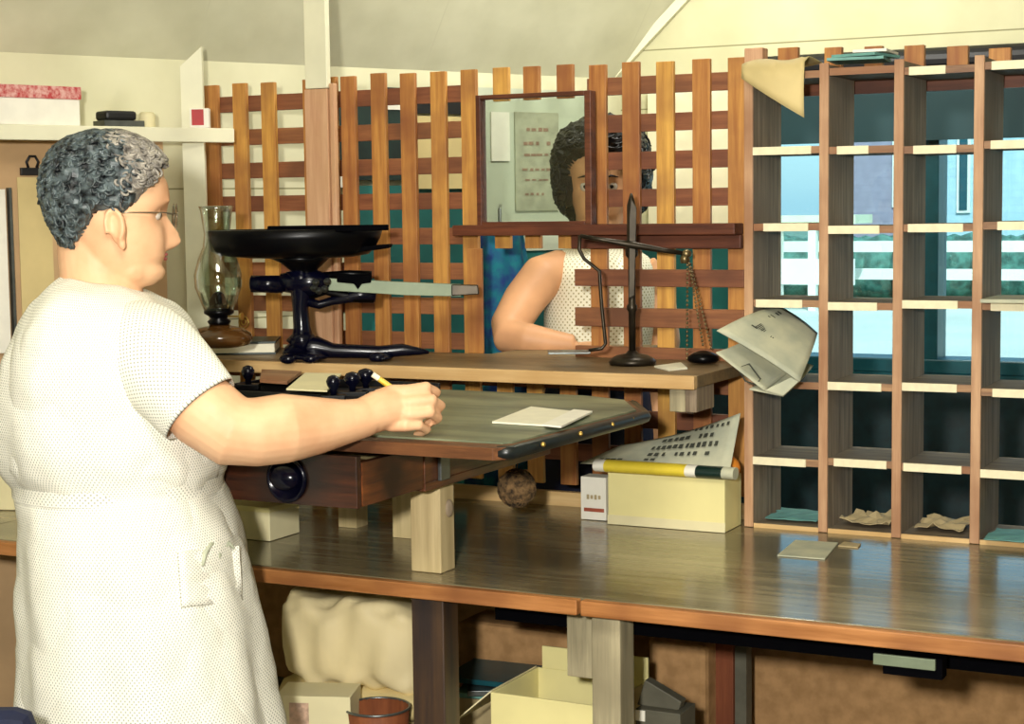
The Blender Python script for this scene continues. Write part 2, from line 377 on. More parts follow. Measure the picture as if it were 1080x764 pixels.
# dark dado on the far wall under the window, teal panelling on the side wall
struct(MB().box((XL+.02, FY-.02, 0), (2.4, FY, WZ0-.02)).build('trim_2', plain('dado_paint', '0D2B30', .5, noise=.2)))
def wallpanel(name, x0, y0, x1, y1, mat, off=.008, thick=.012):
    """flat sheet on the side wall spanning the sight lines of two corners"""
    def hit(x, y):
        r = ray(x, y); t = (W0+WN*off-EAVE_O).dot(WN)/r.dot(WN); return EAVE_O+r*t
    a = hit(x0, y0); b = hit(x1, y1)
    ta = (a-W0).dot(WD); tb = (b-W0).dot(WD); z1, z0 = a.z, b.z
    mb = MB(); vs = [side(t, z, o) for o in (off-thick, off) for t, z in ((ta, z0), (tb, z0), (tb, z1), (ta, z1))]
    mb.add(vs, [(0, 1, 2, 3), (7, 6, 5, 4), (0, 4, 5, 1), (1, 5, 6, 2), (2, 6, 7, 3), (3, 7, 4, 0)])
    return mb.build(name, mat)
EAVE_O = EYE
struct(wallpanel('trim_3', 372, 196, 640, 700, m_tealw))
tag(wallpanel('notice_board', 354, 98, 436, 190, m_dark, .02, .018), 'dark green notice board on the lobby wall, seen through the lattice', 'notice board')
tag(wallpanel('pinned_notice', 408, 104, 424, 116, m_white, .024, .003), 'small white notice pinned high on the dark green notice board', 'notice')
tag(wallpanel('pinned_notice', 356, 172, 372, 198, m_white, .024, .003), 'white notice at the lower left corner of the dark green notice board', 'notice')
tag(wallpanel('wall_poster', 437, 122, 500, 199, m_kraft, .02, .01), 'pale cream poster on the lobby wall left of the framed glass', 'poster')
tag(wallpanel('dark_signboard', 405, 92, 500, 121, m_black, .016, .014), 'black board above the cream poster on the lobby wall', 'board')
tag(wallpanel('pale_backboard', 503, 92, 640, 262, plain('pale_backboard_paint', 'C6CDB8', .7, noise=.05, scale=5), .014, .010), 'pale painted board on the lobby wall behind the framed glass', 'board')
ps = wallpanel('printed_notice', 543, 118, 590, 222, plain('grey_green_sheet', 'B2B49C', .7, noise=.12), .02, .004)
tag(ps, 'pale printed notice on the lobby wall behind the framed glass', 'notice')
tag(wallpanel('small_notice', 518, 118, 538, 170, m_white, .02, .004), 'narrow white sheet beside the printed notice behind the framed glass', 'notice')
# sheets on the gable wall
bb = [P(686, 96, Y=FY), P(792, 246, Y=FY)]
tag(MB().box((bb[0].x, FY-.02, bb[1].z), (bb[1].x, FY-.001, bb[0].z)).build('cream_wall_chart', plain('wall_chart_paper', 'FBF3CF', .6, noise=.02)), 'large cream chart on the lobby wall behind the right of the lattice', 'chart')
bb = [P(640, 96, Y=FY), P(682, 240, Y=FY)]
# lobby side panel below
struct(MB().box((XL+.03, FY-.015, WZ0-.02), (WX0-.01, FY, P(740, 250, Y=FY).z)).build('trim_4', m_tealw))
# ------------------------------------------------------------------ outdoors
GZ = -.4
out = MB().box((-60, FY+.3, GZ-.1), (60, 30.5, GZ)); struct(out.build('ground', plain('pale_road', 'E2DCCB', .9, noise=.05, scale=.6)))
struct(MB().box((-60, 30.5, GZ-.1), (80, 160, GZ+.02)).build('lawn', plain('lawn_green', '7FA08A', .9, noise=.2, scale=2)))
he = MB(); 
for i in range(90):
    he.ell((-26+i*.35, 33+rs.rand()*.3, GZ+.6), (.55, .5, .62+.08*rs.rand()), nu=10, nv=6)
tag(he.build('hedge', plain('hedge_leaf', '5E8E7E', .9, noise=.3, scale=6), smooth=True), 'clipped green hedge across the road outside the window', 'hedge')
fe = thing('picket_fence', 'white rail fence across the road outside the window', 'fence', (-12, 31, GZ))
for z in (.46, .96): MB().box((-12, -.03, z), (20, .03, z+.20)).build('rail', m_white, fe)
for i in range(8): MB().box((-12+i*4, -.05, 0), (-11.84+i*4, .05, 1.2)).build('fence_post', m_white, fe)
def house(name, label, x0, x1, y, h, wall, roofc):
    t = thing(name, label, 'house', ((x0+x1)/2, y, GZ)); w = (x1-x0)/2
    MB().box((-w, 0, 0), (w, 5, h)).build('wall', wall, t)
    MB().prism([(-w-.3, h), (w+.3, h), (0, h+w*.7)], -.3, 5.3).build('roof', roofc, t)
    for k in (-.75, .5):
        f = MB().box((w*k, -.06, h*.35), (w*k+w*.22, .0, h*.8)).build('window', m_white, t)
        MB().box((w*k+.06, -.08, h*.35+.06), (w*k+w*.22-.06, -.06, h*.8-.08)).build('pane', m_frame, f)
m_siding = boards('mauve_siding', 'A598A6', '978A98', 2, .16, '7D7280')
m_siding2 = boards('pale_blue_siding', 'BBD0D6', 'ACC4CC', 2, .16, '93ACB4')
m_roof = plain('slate_roof', '4C5A64', .8)
hx = lambda p: P(p, 240, Y=38).x
house('wooden_house', 'mauve clapboard house across the road, left one in the window', hx(872), hx(965), 38, 5, m_siding, m_roof)
house('wooden_house', 'pale blue clapboard house across the road, right one in the window', hx(993), hx(1125), 38, 4.6, m_siding2, m_roof)
po = thing('porch', 'white porch with slim columns across the road at the window left edge', 'porch', (P(838, 240, Y=29).x, 29, GZ))
for k in range(4): MB().box((-1+k*.62, 0, 0), (-.86+k*.62, .14, 1.5)).build('column', m_white, po)
MB().box((-1.1, -.1, 1.5), (1.1, 1, 1.65)).build('porch_roof', m_cream, po); MB().box((-1.05, .02, .45), (1.05, .1, .9)).build('rail', m_white, po)
# ------------------------------------------------------------------ worktop
wt = thing('worktop', 'long dark-grained wooden worktop with a chestnut front edge', 'worktop', (-1.6, 2.37, WT))
MB().box((-.80, .006, -.026), (1.75, .735, 0)).build('worktop_board', m_top, wt, bevel=.002)
MB().box((-1.2, -.012, -.025), (.50, .006, -.001)).build('front_edge', m_edge, wt, bevel=.002)
MB().box((.506, -.012, -.025), (1.75, .006, -.001)).build('front_edge', m_edge, wt, bevel=.002)
MB().box((-1.2, .006, -.026), (-.801, .30, 0)).build('worktop_board', m_top, wt)
MB().box((.30, .10, -.075), (1.75, .14, -.0265)).build('shade_strip', m_dullblack, wt)  # black strip standing in for the shadow under the worktop's right part
MB().box((-.80, .7355, -.02), (.505, .75, .028)).build('back_strip', m_ledge_e, wt)
# ------------------------------------------------------------------ lattice
LY = 3.19
la = thing('lattice_screen', 'orange-brown wooden lattice screen standing across the room behind the counter', 'lattice', (-1.73, LY, 0))
ox, oy = -1.73, LY
kk = LY/3.29
def LX(x): return x*kk
def pz(y, x=600): return P(x, y, Y=LY).z
tops = 1.45+.294*kk
z_led = LT+.003
lefts = [-2.47, -2.39, -2.311, -2.197, -2.145, -2.096, -2.018, -1.943, -1.867, -1.792]
sl = MB()
def up(x0, z0, z1, w=.0375, y=0, t=.011):
    j = rs.uniform(-.004, .004)
    sl.box((LX(x0)-ox, y-t, z0), (LX(x0+w)-ox, y, z1+j))
zbm, zbt = pz(262), pz(238)
for x in lefts: up(x, .88, tops)
for x in (-1.714, -1.642, -1.564): up(x, pz(104), tops); up(x, zbm, zbt); up(x, .88, 1.115)
for x in (-1.49, -1.416, -1.341, -1.263): up(x, .88, tops, .038)
up(-1.187, .88, tops, .045, 0, .013)
sl.build('upright_slats', m_slat, la, bevel=.0012)
rl = MB()
R0 = 1.45+(1.714-1.45)*kk; dz = .0765*kk; hh = .036*kk
xl, xr = LX(-2.47)-ox, LX(-1.15)-ox; xo0, xo1 = LX(-1.673*3.29/3.15)-ox, LX(-1.49)-ox
k = 0
while R0-k*dz > .9:
    zt = R0-k*dz; z0 = zt-hh
    zt2, z02 = zt, z0
    blocked = (z0 < pz(100) and zt > 1.12)
    if blocked:
        rl.box((xl, .0005, z0), (LX(-1.765)-ox, .011, zt)); 
        if z0 > zbt-.03: rl.box((LX(-1.50)-ox, .0005, z0), (xr, .011, zt))
    else: rl.box((xl, .0005, z0), (xr, .011, zt))
    k += 1
MB().box((-1.05-ox, 3.2255-LY, 1.655), (-.30-ox, 3.2395-LY, 1.6995)).build('stub_rail', m_beam, la)
rl.build('cross_rails', m_rail, la, bevel=.0012)
# rails nailed across the front of the lower right part, and the long beam
fr = MB()
x6 = LX(-1.50)-ox+.0
for ya, yb in ((284, 302), (325, 345), (366, 380)):
    fr.box((x6-.02, -.024, pz(yb, 700)), (xr-.0, -.0125, pz(ya, 700)))
fr.build('front_rails', m_rail, la, bevel=.0012)
MB().box((P(478, 240, Y=3.12).x-ox, -.075, pz(248, 540)), (xr+.0, -.0245, pz(237, 540))).build('shelf_beam', m_beam, la, bevel=.002)
MB().box((x6-.02, -.04, pz(262, 700)), (xr, -.0245, pz(248, 540)-.0005)).build('beam_board', m_beam, la, bevel=.002)
MB().box((LX(-1.15)-ox, -.02, .88), (-1.078-ox, .012, tops+.012)).build('end_post', m_post, la, bevel=.002)
MB().box((LX(-1.778)-ox, -.020, LT), (LX(-1.742)-ox, -.0125, zbm)).build('opening_trim', m_slat, la, bevel=.001)
# short slats that show above the pigeonholes
for a, b in ((822, 843), (871, 889), (913, 932), (955, 976), (1000, 1022), (1044, 1067), (1090, 1113)):
    A = P(a, 50, Y=3.235); B = P(b, 50, Y=3.235)
    st = MB().box((A.x-ox, 3.225-LY, 1.700), (B.x-ox, 3.24-LY, A.z+rs.uniform(-.004, .004))).build('short_slat', m_slat, la, bevel=.001)

# posts
po_ = thing('roof_post', 'tall cream and pinkish roof post standing in front of the lattice', 'post', (-2.04, 3.10, 0))
xa, xb = P(321, 60, Y=3.08).x, P(344, 60, Y=3.08).x
MB().box((xa+2.04, -.02, 1.705), (xb+2.04, -.004, cz(-2.04, 3.1)-.004)).build('upper_post', m_cream2, po_, bevel=.002)
MB().box((xa+2.04-.003, -.02, LT), (xb+2.04, -.004, 1.704)).build('lower_post', m_post, po_, bevel=.002)
MB().box((xb+2.04+.001, -.014, LT), (xb+2.04+.013, .0, 1.715)).build('side_strip', m_post, po_, bevel=.002)
cb = thing('corner_board', 'cream painted upright board at the left end of the lattice', 'board', side(-.05, 0, .03))
mb = MB(); A, B = P(190, 75, d=3.78), P(217, 55, d=3.78); o_ = Vector(cb.location)
A0, B0 = P(190, 75, d=3.78), P(213, 75, d=3.78)
a_, b_ = A0.copy(), B0.copy()
vs = []
for off in (0, .02):
    for q, zt in ((a_, P(190, 70, d=3.78).z), (b_, P(217, 49, d=3.78).z)):
        vs += [Vector((q.x, q.y, .0))+FH*off-o_, Vector((q.x, q.y, zt))+FH*off-o_]
mb.add(vs, [(0, 2, 3, 1), (4, 5, 7, 6), (0, 1, 5, 4), (2, 6, 7, 3), (1, 3, 7, 5), (0, 4, 6, 2)])
mb.build('board', m_cream2, cb)
# ------------------------------------------------------------------ serving ledge
le = thing('serving_ledge', 'narrow wooden serving ledge with a pale edge running through the lattice', 'ledge', (-1.7, 2.87, LT))
hl = MB(); hl.box((-.645, .006, -.022), (.60, .30, 0)); hl.box((.03, .30, -.022), (.28, .62, 0))
hl.build('ledge_board', m_ledge, le, bevel=.0015)
MB().box((-.70, -.01, -.024), (.60, .0055, 0)).build('front_edge', m_ledge_e, le, bevel=.0015)
MB().box((.545, .01, -.067), (.575, .03, -.0225)).build('bracket', m_blockg, le, bevel=.0015)
MB().box((.5755, .01, -.067), (.597, .10, -.0225)).build('bracket', m_grey_wood, le, bevel=.0015)
# ------------------------------------------------------------------ framed glass
fg = thing('framed_glass', 'square framed pane of glass fixed over the lattice opening', 'framed glass', (-1.53, 3.135, 0))
a, b = P(501, 98, Y=3.12), P(624, 237, Y=3.12); fx0, fx1, fz1, fz0 = a.x+1.53, b.x+1.53, P(560, 98, Y=3.12).z, P(560, 239, Y=3.12).z
T = .011
f = MB(); f.box((fx0, -.015, fz0), (fx0+T, .01, fz1)); f.box((fx1-T*1.3, -.015, fz0), (fx1, .01, fz1)); f.box((fx0+T, -.015, fz1-T*.8), (fx1-T*1.3, .01, fz1)); f.box((fx0+T, -.015, fz0), (fx1-T*1.3, .01, fz0+T*.9))
f.build('frame', m_beam, fg, bevel=.0015)
MB().box((fx0+T, -.003, fz0+T), (fx1-T, -.001, fz1-T)).build('glass_pane', glass('framed_pane_glass', 'F6FAF6', .035, .06), fg)
# ------------------------------------------------------------------ pigeonholes
PY0, PY1 = 3.03, 3.195
pg = thing('pigeonhole_cabinet', 'weathered wooden pigeonhole mail rack standing on the worktop', 'mail rack', (-.83, 3.1, WT))
gx, gy, gz = -.83, 3.1, WT
cols = [-1.058, -.916, -.781, -.642, -.50, -.36]
rowsz = [1.688, 1.551, 1.412, 1.275, 1.128, .986]
hw = .0085
for i, x in enumerate(cols):
    p = MB().box((x-hw-gx, PY0+.006-gy, .003), (x+hw-gx, PY1-gy, 1.697-gz)).build('side_panel' if i in (0, 5) else 'divider', m_grey_wood, pg)
    MB().box((x-hw-gx, PY0-gy, .001), (x+hw-gx, PY0+.0055-gy, 1.70-gz)).build('front_edge', m_pine, p, bevel=.001)
for r, z in enumerate(rowsz+[.858]):
    for i in range(5):
        x0, x1 = cols[i]+hw+.0005, cols[i+1]-hw-.0005
        zz = z+(.003*math.sin(i*2.1+r) if r < 6 else 0)
        h = .013
        s = MB().box((x0-gx, PY0+.008-gy, zz-h-gz), (x1-gx, PY1-gy, zz-gz)).build('shelf', m_grey_woodX, pg)
        MB().box((x0-gx, PY0+.003-gy, zz-h-gz), (x1-gx, PY0+.0075-gy, zz-gz)).build('front_edge', m_pineX if r < 6 else m_ledge_e, s)
labs = [(0, 957, 995), (0, 1043, 1082), (1, 793, 855), (1, 882, 915), (1, 962, 1007), (1, 1043, 1085), (2, 805, 852), (2, 872, 927), (2, 957, 1015), (2, 1051, 1090),
        (3, 797, 846), (3, 870, 925), (3, 950, 1010), (3, 1045, 1090), (4, 872, 930), (4, 952, 1010), (4, 1048, 1090), (5, 793, 850), (5, 880, 936), (5, 954, 1016), (5, 1036, 1085)]
for r, a, b in labs:
    xa, xb = P(a, 300, Y=PY0).x, P(b, 300, Y=PY0).x
    i = max(q for q in range(5) if cols[q] < (xa+xb)/2); xa = max(xa, cols[i]+hw); xb = min(xb, cols[i+1]-hw)
    zz = rowsz[r]+(.003*math.sin(i*2.1+r))
    MB().box((xa-gx, PY0-gy, zz-.014-gz), (xb-gx, PY0+.0028-gy, zz+.0005-gz)).build('label_strip', m_label, pg)
# paper over the top left corner
kp = MB(); gpts = []
A = P(790, 72, Y=3.02); 
nU, nV = 14, 10
vt = []
for i in range(nU+1):
    u = i/nU
    for j in range(nV+1):
        v = j/nV
        # flat on the top at v<0.4, then hangs over the front edge; longer towards the right
        x = -1.063+u*.118
        hang = .025+.075*u; L = .10+hang; sdist = v*L
        if sdist < .10: y = 3.115-sdist*1.0; z = 1.706+.003*math.sin(u*7)+.006*math.sin(v*4)
        else: q = (sdist-.10); y = 3.013-.004*math.sin(q*30)-.010*math.sin(u*3)-.004; z = 1.703-q
        vt.append((x, y, z))
fs = [(i*(nV+1)+j, (i+1)*(nV+1)+j, (i+1)*(nV+1)+j+1, i*(nV+1)+j+1) for i in range(nU) for j in range(nV)]
kp.add(vt, fs); o = kp.build('kraft_sheet', m_kraft, smooth=True); s = o.modifiers.new('solid', 'SOLIDIFY'); s.thickness = .0015
tag(o, 'curled buff paper sheet drooping over the top left corner of the mail rack', 'paper')
for k, (dx, w, ang, m) in enumerate(((0, .10, .12, m_teal), (.012, .085, -.2, m_teal), (.03, .06, .05, m_white))):
    c = P(912, 66, Y=3.09)
    R = Matrix.Rotation(ang, 3, 'Z')
    o = MB().box((-w/2, -.05, 0), (w/2, .05, .005), R).build('paper_bundle', m, loc=None); o.location = (c.x+dx-.01, 3.09, 1.704+.0062*k)
    tag(o, ['broad teal envelope lying lowest on top of the mail rack', 'teal envelope lying in the middle of the small pile on top of the mail rack', 'white envelope uppermost on the teal pile on top of the mail rack'][k], 'envelope')
# dusty scraps in bottom pigeonholes
for k, (i, r, w, m, lab) in enumerate(((1, 6, .09, m_carde, 'crumpled grey paper in the bottom pigeonhole, second column'), (2, 6, .09, m_carde, 'crumpled grey paper in the bottom pigeonhole, third column'), (3, 6, .10, m_teal, 'pale teal paper sticking out of the bottom pigeonhole at the right'), (0, 6, .10, m_teal, 'teal sheet lying in the bottom left pigeonhole'))):
    x = (cols[i]+cols[i+1])/2; mb = MB(); n = 8; vt = []
    for a in range(n+1):
        for b in range(n+1):
            vt.append((x+(a/n-.5)*w+.004*rs.randn()*.5, 3.06+.11*b/n-(.05 if i == 3 else 0), .8605+.0035+abs(rs.randn())*(.006 if k < 2 else .0012)))
    mb.add(vt, [(a*(n+1)+b, (a+1)*(n+1)+b, (a+1)*(n+1)+b+1, a*(n+1)+b+1) for a in range(n) for b in range(n)])
    o = mb.build('loose_paper', m, smooth=False); s = o.modifiers.new('s', 'SOLIDIFY'); s.thickness = .001; tag(o, lab, 'paper')
pp = MB().box((-.642+.012, 3.0, 1.277), (-.642+.12, 3.15, 1.283)).build('folded_letter', m_news); tag(pp, 'folded grey letter lying in the right-hand pigeonhole', 'letter')
# rolled newspaper sticking out of a pigeonhole
nw = thing('folded_newspaper', 'folded newspaper sticking out of the left column of the mail rack', 'newspaper', P(815, 370, Y=3.0))
b0 = Vector(nw.location)
def curtain(pts, n=10):
    return pts
def sheet(corners, bend, name, parent, mat, nn=12, thick=.002, base=b0):
    a, b, c, d = [Vector(p) for p in corners]; mb = MB(); vt = []
    for i in range(nn+1):
        for j in range(nn+1):
            u, v = i/nn, j/nn
            p = a*(1-u)*(1-v)+b*u*(1-v)+c*u*v+d*(1-u)*v
            nrm = (b-a).cross(d-a).normalized()
            p = p+nrm*bend(u, v); vt.append(p-base)
    mb.add(vt, [(i*(nn+1)+j, (i+1)*(nn+1)+j, (i+1)*(nn+1)+j+1, i*(nn+1)+j+1) for i in range(nn) for j in range(nn)])
    o = mb.build(name, mat, parent, smooth=True); s = o.modifiers.new('s', 'SOLIDIFY'); s.thickness = thick; s.offset = 0
    return o
def pr(x, y, Y): return P(x, y, Y=Y)
top = [pr(756, 349, 2.90), pr(843, 403, 2.93), pr(862, 352, 3.10), pr(822, 323, 3.10)]
sheet(top, lambda u, v: .010*math.sin(PI*v)+.004*math.sin(3*u), 'upper_fold', nw, m_news)
low = [pr(755, 372, 2.905), pr(806, 412, 2.925), pr(850, 378, 3.08), pr(800, 352, 3.04)]
sheet(low, lambda u, v: -.006*math.sin(PI*v), 'lower_fold', nw, m_news)
sheet([pr(790, 411, 2.93), pr(826, 418, 2.935), pr(858, 386, 3.08), pr(832, 378, 3.06)], lambda u, v: -.004*math.sin(PI*v), 'rolled_edge', nw, m_news)
sheet([pr(806, 412, 2.926), pr(826, 418, 2.928), pr(843, 402, 2.932), pr(835, 398, 2.935)], lambda u, v: 0, 'folded_spine', nw, m_news)
def ink_on(corners, rows, base, parent, lift=.0035, seed=1):
    """short strokes of print laid along the sheet"""
    r = np.random.RandomState(seed); a, b, c, d = [Vector(p) for p in corners]; mb = MB(); nrm = (b-a).cross(d-a).normalized()
    if nrm.dot(EYE-a) < 0: nrm = -nrm
    for v0, v1, u0, u1, n, fill in rows:
        for k in range(n):
            if r.rand() > .85: continue
            ua = u0+(u1-u0)*k/n; ub = ua+(u1-u0)/n*fill; va = v0+(v1-v0)*r.uniform(0, .15); vb = v1-(v1-v0)*r.uniform(0, .15)
            ua += (u1-u0)/n*r.uniform(-.15, .25); q = []
            for u, v in ((ua, va), (ub, va), (ub, vb), (ua, vb)):
                q.append(a*(1-u)*(1-v)+b*u*(1-v)+c*u*v+d*(1-u)*v-base+nrm*lift)
            mb.quad(*q)
    return mb.build('print', m_ink, parent)
ink_on(top, [(.30, .42, .22, .40, 8, .6), (.30, .42, .44, .50, 2, .6)], b0, nw, .0135)
o = ink_on([top[0], top[3], top[2], top[1]], [(.16, .26, .3, .82, 12, .6)], b0, nw, .0125, 3)
l2 = low; ring_ = MB(); cc = [P(x, y, Y=2.93)-b0 for x, y in ((778, 388), (790, 384), (802, 400), (797, 406), (786, 402))]
ring_.tube(cc, .0016, 6, True).build('printed_picture_border', m_ink, nw)
def sidepts(q): 
    out_ = []
    for x, y in q:
        rr = ray(x, y); out_.append(EYE+rr*((W0+WN*.021-EYE).dot(WN)/rr.dot(WN)))
    return out_
ink_on(sidepts([(545, 222), (588, 222), (588, 118), (545, 118)]), [(.80, .84, .2, .8, 4, .8), (.66, .70, .15, .85, 5, .8), (.55, .58, .2, .8, 4, .8), (.40, .43, .15, .85, 5, .8), (.30, .32, .2, .8, 4, .8), (.15, .18, .2, .7, 4, .7)], Vector((0, 0, 0)), ps, .0006, 5).data.materials[0] = plain('faded_red_print', '9A7A68', .8)
# ------------------------------------------------------------------ yellow box, newspaper, carton, orange
bx = thing('card_box', 'cream yellow card box standing open on the worktop against the mail rack', 'box', (-1.19, 3.0, WT+.001))
x0, x1 = P(642, 553, Z=WT).x+1.19, P(766, 562, Z=WT).x+1.19; yb0 = -.045; yb1 = .045; hb = .098
w = .004; m = MB()
m.box((x0, yb0, 0), (x1, yb1, w)); m.box((x0, yb0, w), (x1, yb0+w, hb)); m.box((x0, yb1-w, w), (x1, yb1, hb)); m.box((x0, yb0+w, w), (x0+w, yb1-w, hb)); m.box((x1-w, yb0+w, w), (x1, yb1-w, hb))
m.build('box_body', m_boxy, bx, bevel=.001)
MB().box((x0-.001, yb0-.0012, .0), (x1+.001, yb0-.0002, .018)).build('base_band', m_card, bx)
np_ = thing('newspaper_roll', 'folded newspaper in a yellow wrapper lying on top of the cream yellow box', 'newspaper', (-1.19, 3.0, WT+.1)); b1_ = Vector(np_.location)
zt = WT+.1005
ya = P(616, 492, Z=zt+.01).y
A, B = P(617, 495, Z=zt+.012), P(712, 502, Z=zt+.012); Bw, Cw = P(728, 503, Z=zt+.012), P(762, 506, Z=zt+.012)
B2 = P(740, 504, Z=zt+.012)
yfix = 2.948
A, B, B2, Cw = [Vector((p.x, yfix, zt+.0125)) for p in (A, B, B2, Cw)]
def flatroll(a, b, mat, name, r=.0115, k=1.0):
    mb = MB(); rings = []
    for i in range(5):
        p = a.lerp(b, i/4); rings.append([p+Vector((0, 1.5*r*math.cos(t), r*k*math.sin(t)))-b1_ for t in [2*PI*j/20 for j in range(20)]])
    return mb.rings(rings).build(name, mat, np_, smooth=False)
flatroll(A, A.lerp(B, .12), m_white, 'wrapper_end'); flatroll(A.lerp(B, .12), B, m_yellow, 'yellow_wrapper', .0118)
flatroll(B, B.lerp(B2, .4), m_white, 'wrapper_edge', .0116); flatroll(B.lerp(B2, .4), Cw.lerp(B2, .55), m_green, 'dark_band', .0114); flatroll(Cw.lerp(B2, .55), Cw, m_news, 'paper_end', .0113)
pc = [P(612, 489, Y=2.965), P(770, 496, Y=2.955), P(783, 434, Y=3.045), P(690, 464, Y=3.05)]
pc = [pc[0], pc[1], P(781, 436, Y=3.022), P(655, 470, Y=3.07)]
sheet(pc, lambda u, v: -.008*math.sin(PI*u)*v, 'open_page', np_, m_news, 14, .0015, b1_)
ink_on([pc[0], pc[1], pc[2], pc[3]], [(.20, .30, .42, .86, 10, .62), (.38, .50, .40, .90, 12, .6), (.58, .68, .45, .85, 9, .6), (.76, .84, .62, .95, 8, .6), (.08, .14, .1, .5, 9, .8)], b1_, np_, .006, 9)
ca = thing('small_carton', 'small white carton with a red stripe left of the cream yellow box', 'carton', (-1.352, 3.0, WT+.001))
MB().box((-.027, -.02, 0), (.026, .02, .083)).build('carton_body', m_white, ca, bevel=.001)
MB().box((-.020, -.0212, .016), (.022, -.0203, .023)).build('red_stripe', plain('stripe_red', 'A8543A', .6), ca)
t_ = MB()
for k in range(4): t_.box((-.014+k*.008, -.0212, .040+.001*(k % 2)), (-.009+k*.008, -.0203, .049-.001*(k % 2)))
t_.build('grey_print', m_carde, ca)
o = MB().ell((0, 0, 0), (.026, .026, .025)).build('orange', m_orange, smooth=True); o.location = P(771, 493, Y=3.02); o.location.x = -1.098; o.location.z = WT+.098+.012; o.location.y = 3.022
tag(o, 'orange resting against the mail rack at the right end of the cream box', 'orange')
# ------------------------------------------------------------------ papers on the worktop
def flat(name, px, z, mat, label, cat, h=.002):
    pts = [P(x, y, Z=z) for x, y in px]; c = sum(pts, Vector())/len(pts)
    mb = MB(); n = len(pts); vs = [p-c for p in pts]+[p-c+Vector((0, 0, h)) for p in pts]
    mb.add(vs, [tuple(range(n)), tuple(range(2*n-1, n-1, -1))]+[(i, (i+1) % n, (i+1) % n+n, i+n) for i in range(n)])
    o = mb.build(name, mat); o.location = c+Vector((0, 0, .0005)); return tag(o, label, cat)
flat('paper_slip', [(820, 587), (870, 591), (884, 574), (839, 571)], WT, m_news, 'pale paper slip lying on the worktop in front of the mail rack', 'paper')
flat('paper_slip', [(884, 577), (905, 579), (908, 575), (890, 573)], WT, m_carde, 'tiny scrap of paper beside the pale slip in front of the mail rack', 'paper')
# ------------------------------------------------------------------ desk with drawer, pulled out
dk = thing('writing_desk', 'small dark oak table-top writing desk with a worn leather top', 'desk', (-1.5, 2.6, 1.0))
d0 = Vector((-1.5, 2.6, 1.0)); 
bd = MB(); bd.box((-.46, -.24, 0), (.135, .22, .014)); bd.box((.12, -.24, .014), (.135, .22, .086)); bd.box((-.46, -.24, .014), (-.445, .22, .086)); bd.box((-.445, .205, .014), (.12, .22, .086))
bd.build('desk_body', m_oak, dk, bevel=.001)
MB().box((-.14, -.2405, .072), (.12, -.225, .086)).build('desk_rail', m_oak, dk)
tp = MB(); outl = [(-.17, -.425), (.355, -.425), (.368, -.41), (.385, .06), (.30, .20), (.20, .24), (-.46, .24), (-.46, -.235), (-.17, -.235)]
n = len(outl)
tp.add([(x, y, .0875) for x, y in outl]+[(x, y, .106) for x, y in outl], [tuple(range(n)), tuple(range(2*n-1, n-1, -1))]+[(i, (i+1) % n, (i+1) % n+n, i+n) for i in range(n)])
tp.build('desk_top', wood('desk_top_wood', '8A5A34', '4C2E1A', 'X', 18, .5), dk, bevel=.001)
lt_ = MB(); o2 = [(-.165, -.385), (.35, -.385), (.36, -.37), (.375, .055), (.295, .19), (.197, .23), (-.45, .23), (-.45, -.23), (-.165, -.23)]
lt_.add([(x, y, .1062) for x, y in o2]+[(x, y, .109) for x, y in o2], [tuple(range(n)), tuple(range(2*n-1, n-1, -1))]+[(i, (i+1) % n, (i+1) % n+n, i+n) for i in range(n)])
lt_.build('leather_writing_surface', m_leather, dk)
bn = MB(); bn.tube([(.355, -.412, .097), (.372, -.40, .097), (.379, -.2, .097), (.388, .058, .097), (.385, .07, .097), (.305, .205, .097)], .0105, 8)
ob = bn.build('black_binding', m_bind, dk, smooth=True); ob['label'] = 'black binding along the right edge'
for y in (-.33, -.2, -.08, .0):
    MB().ell((.389+.02*(y+.4)*.3, y, .101), (.004, .004, .004), nu=8, nv=5).build('binding_stud', m_brass, dk)
dr = MB()
dr.box((-.118, -.438, .004), (.132, -.425, .083)); dr.build('drawer', m_oakX, dk, bevel=.001)
drw = dk.children[-1] if False else [c for c in dk.children if c.name.startswith('drawer')][0]
MB().box((.120, -.424, .006), (.1335, -.243, .072)).build('drawer_side', m_oak, drw)
MB().box((-.118, -.424, .006), (-.106, -.243, .072)).build('drawer_side', m_oak, drw)
MB().box((-.105, -.424, .006), (.119, -.243, .010)).build('drawer_bottom', m_ledge, drw)
pull = MB(); 
rings = []
for i in range(9):
    a = PI*i/8; rr = .024*math.sin(a)**.6 if 0 < i < 8 else .001
    rings.append([( -.02+rr*1.25*math.cos(2*PI*j/24), -.439-.020*(1-math.cos(PI*(i/8)))/2, .042+rr*math.sin(2*PI*j/24)) for j in range(24)])
pull.lathe([(.036, 0), (.036, .004), (.033, .006), (.030, .005), (.029, .003)], (.008, -.439, .042), 28, (0, -1, 0))
pull.ell((.008, -.444, .045), (.027, .018, .020), nu=24)
pull.build('drawer_pull', m_iron2, drw, smooth=True)
MB().box((.1355, -.20, .012), (.142, -.17, .086)).build('hinge', m_steel, dk, bevel=.001)
MB().cyl((.1355, -.10, .055), (.140, -.10, .055), .012).build('brass_escutcheon', m_bronze, dk)
tag(MB().box((-.09, -.41, .0), (.10, -.26, .052)).build('drawer_papers', m_kraft, loc=None), 'buff papers lying in the open desk drawer', 'papers').location = d0+Vector((0, 0, .0115))
pb = thing('support_block', 'pale squared wooden block holding up the writing desk at the worktop edge', 'wood block', P(443, 607, Z=WT)+Vector((.015, .05, .0005)))
MB().box((-.040, -.024, 0), (.017, .024, .1485)).build('block', m_block, pb, bevel=.002)
MB().ell((.018, .004, .105), (.007, .011, .015)).build('wood_knot', m_grey_wood, pb)
pb.location = (P(428, 604, Z=WT).x+.044, P(428, 604, Z=WT).y+.035, WT+.0005)
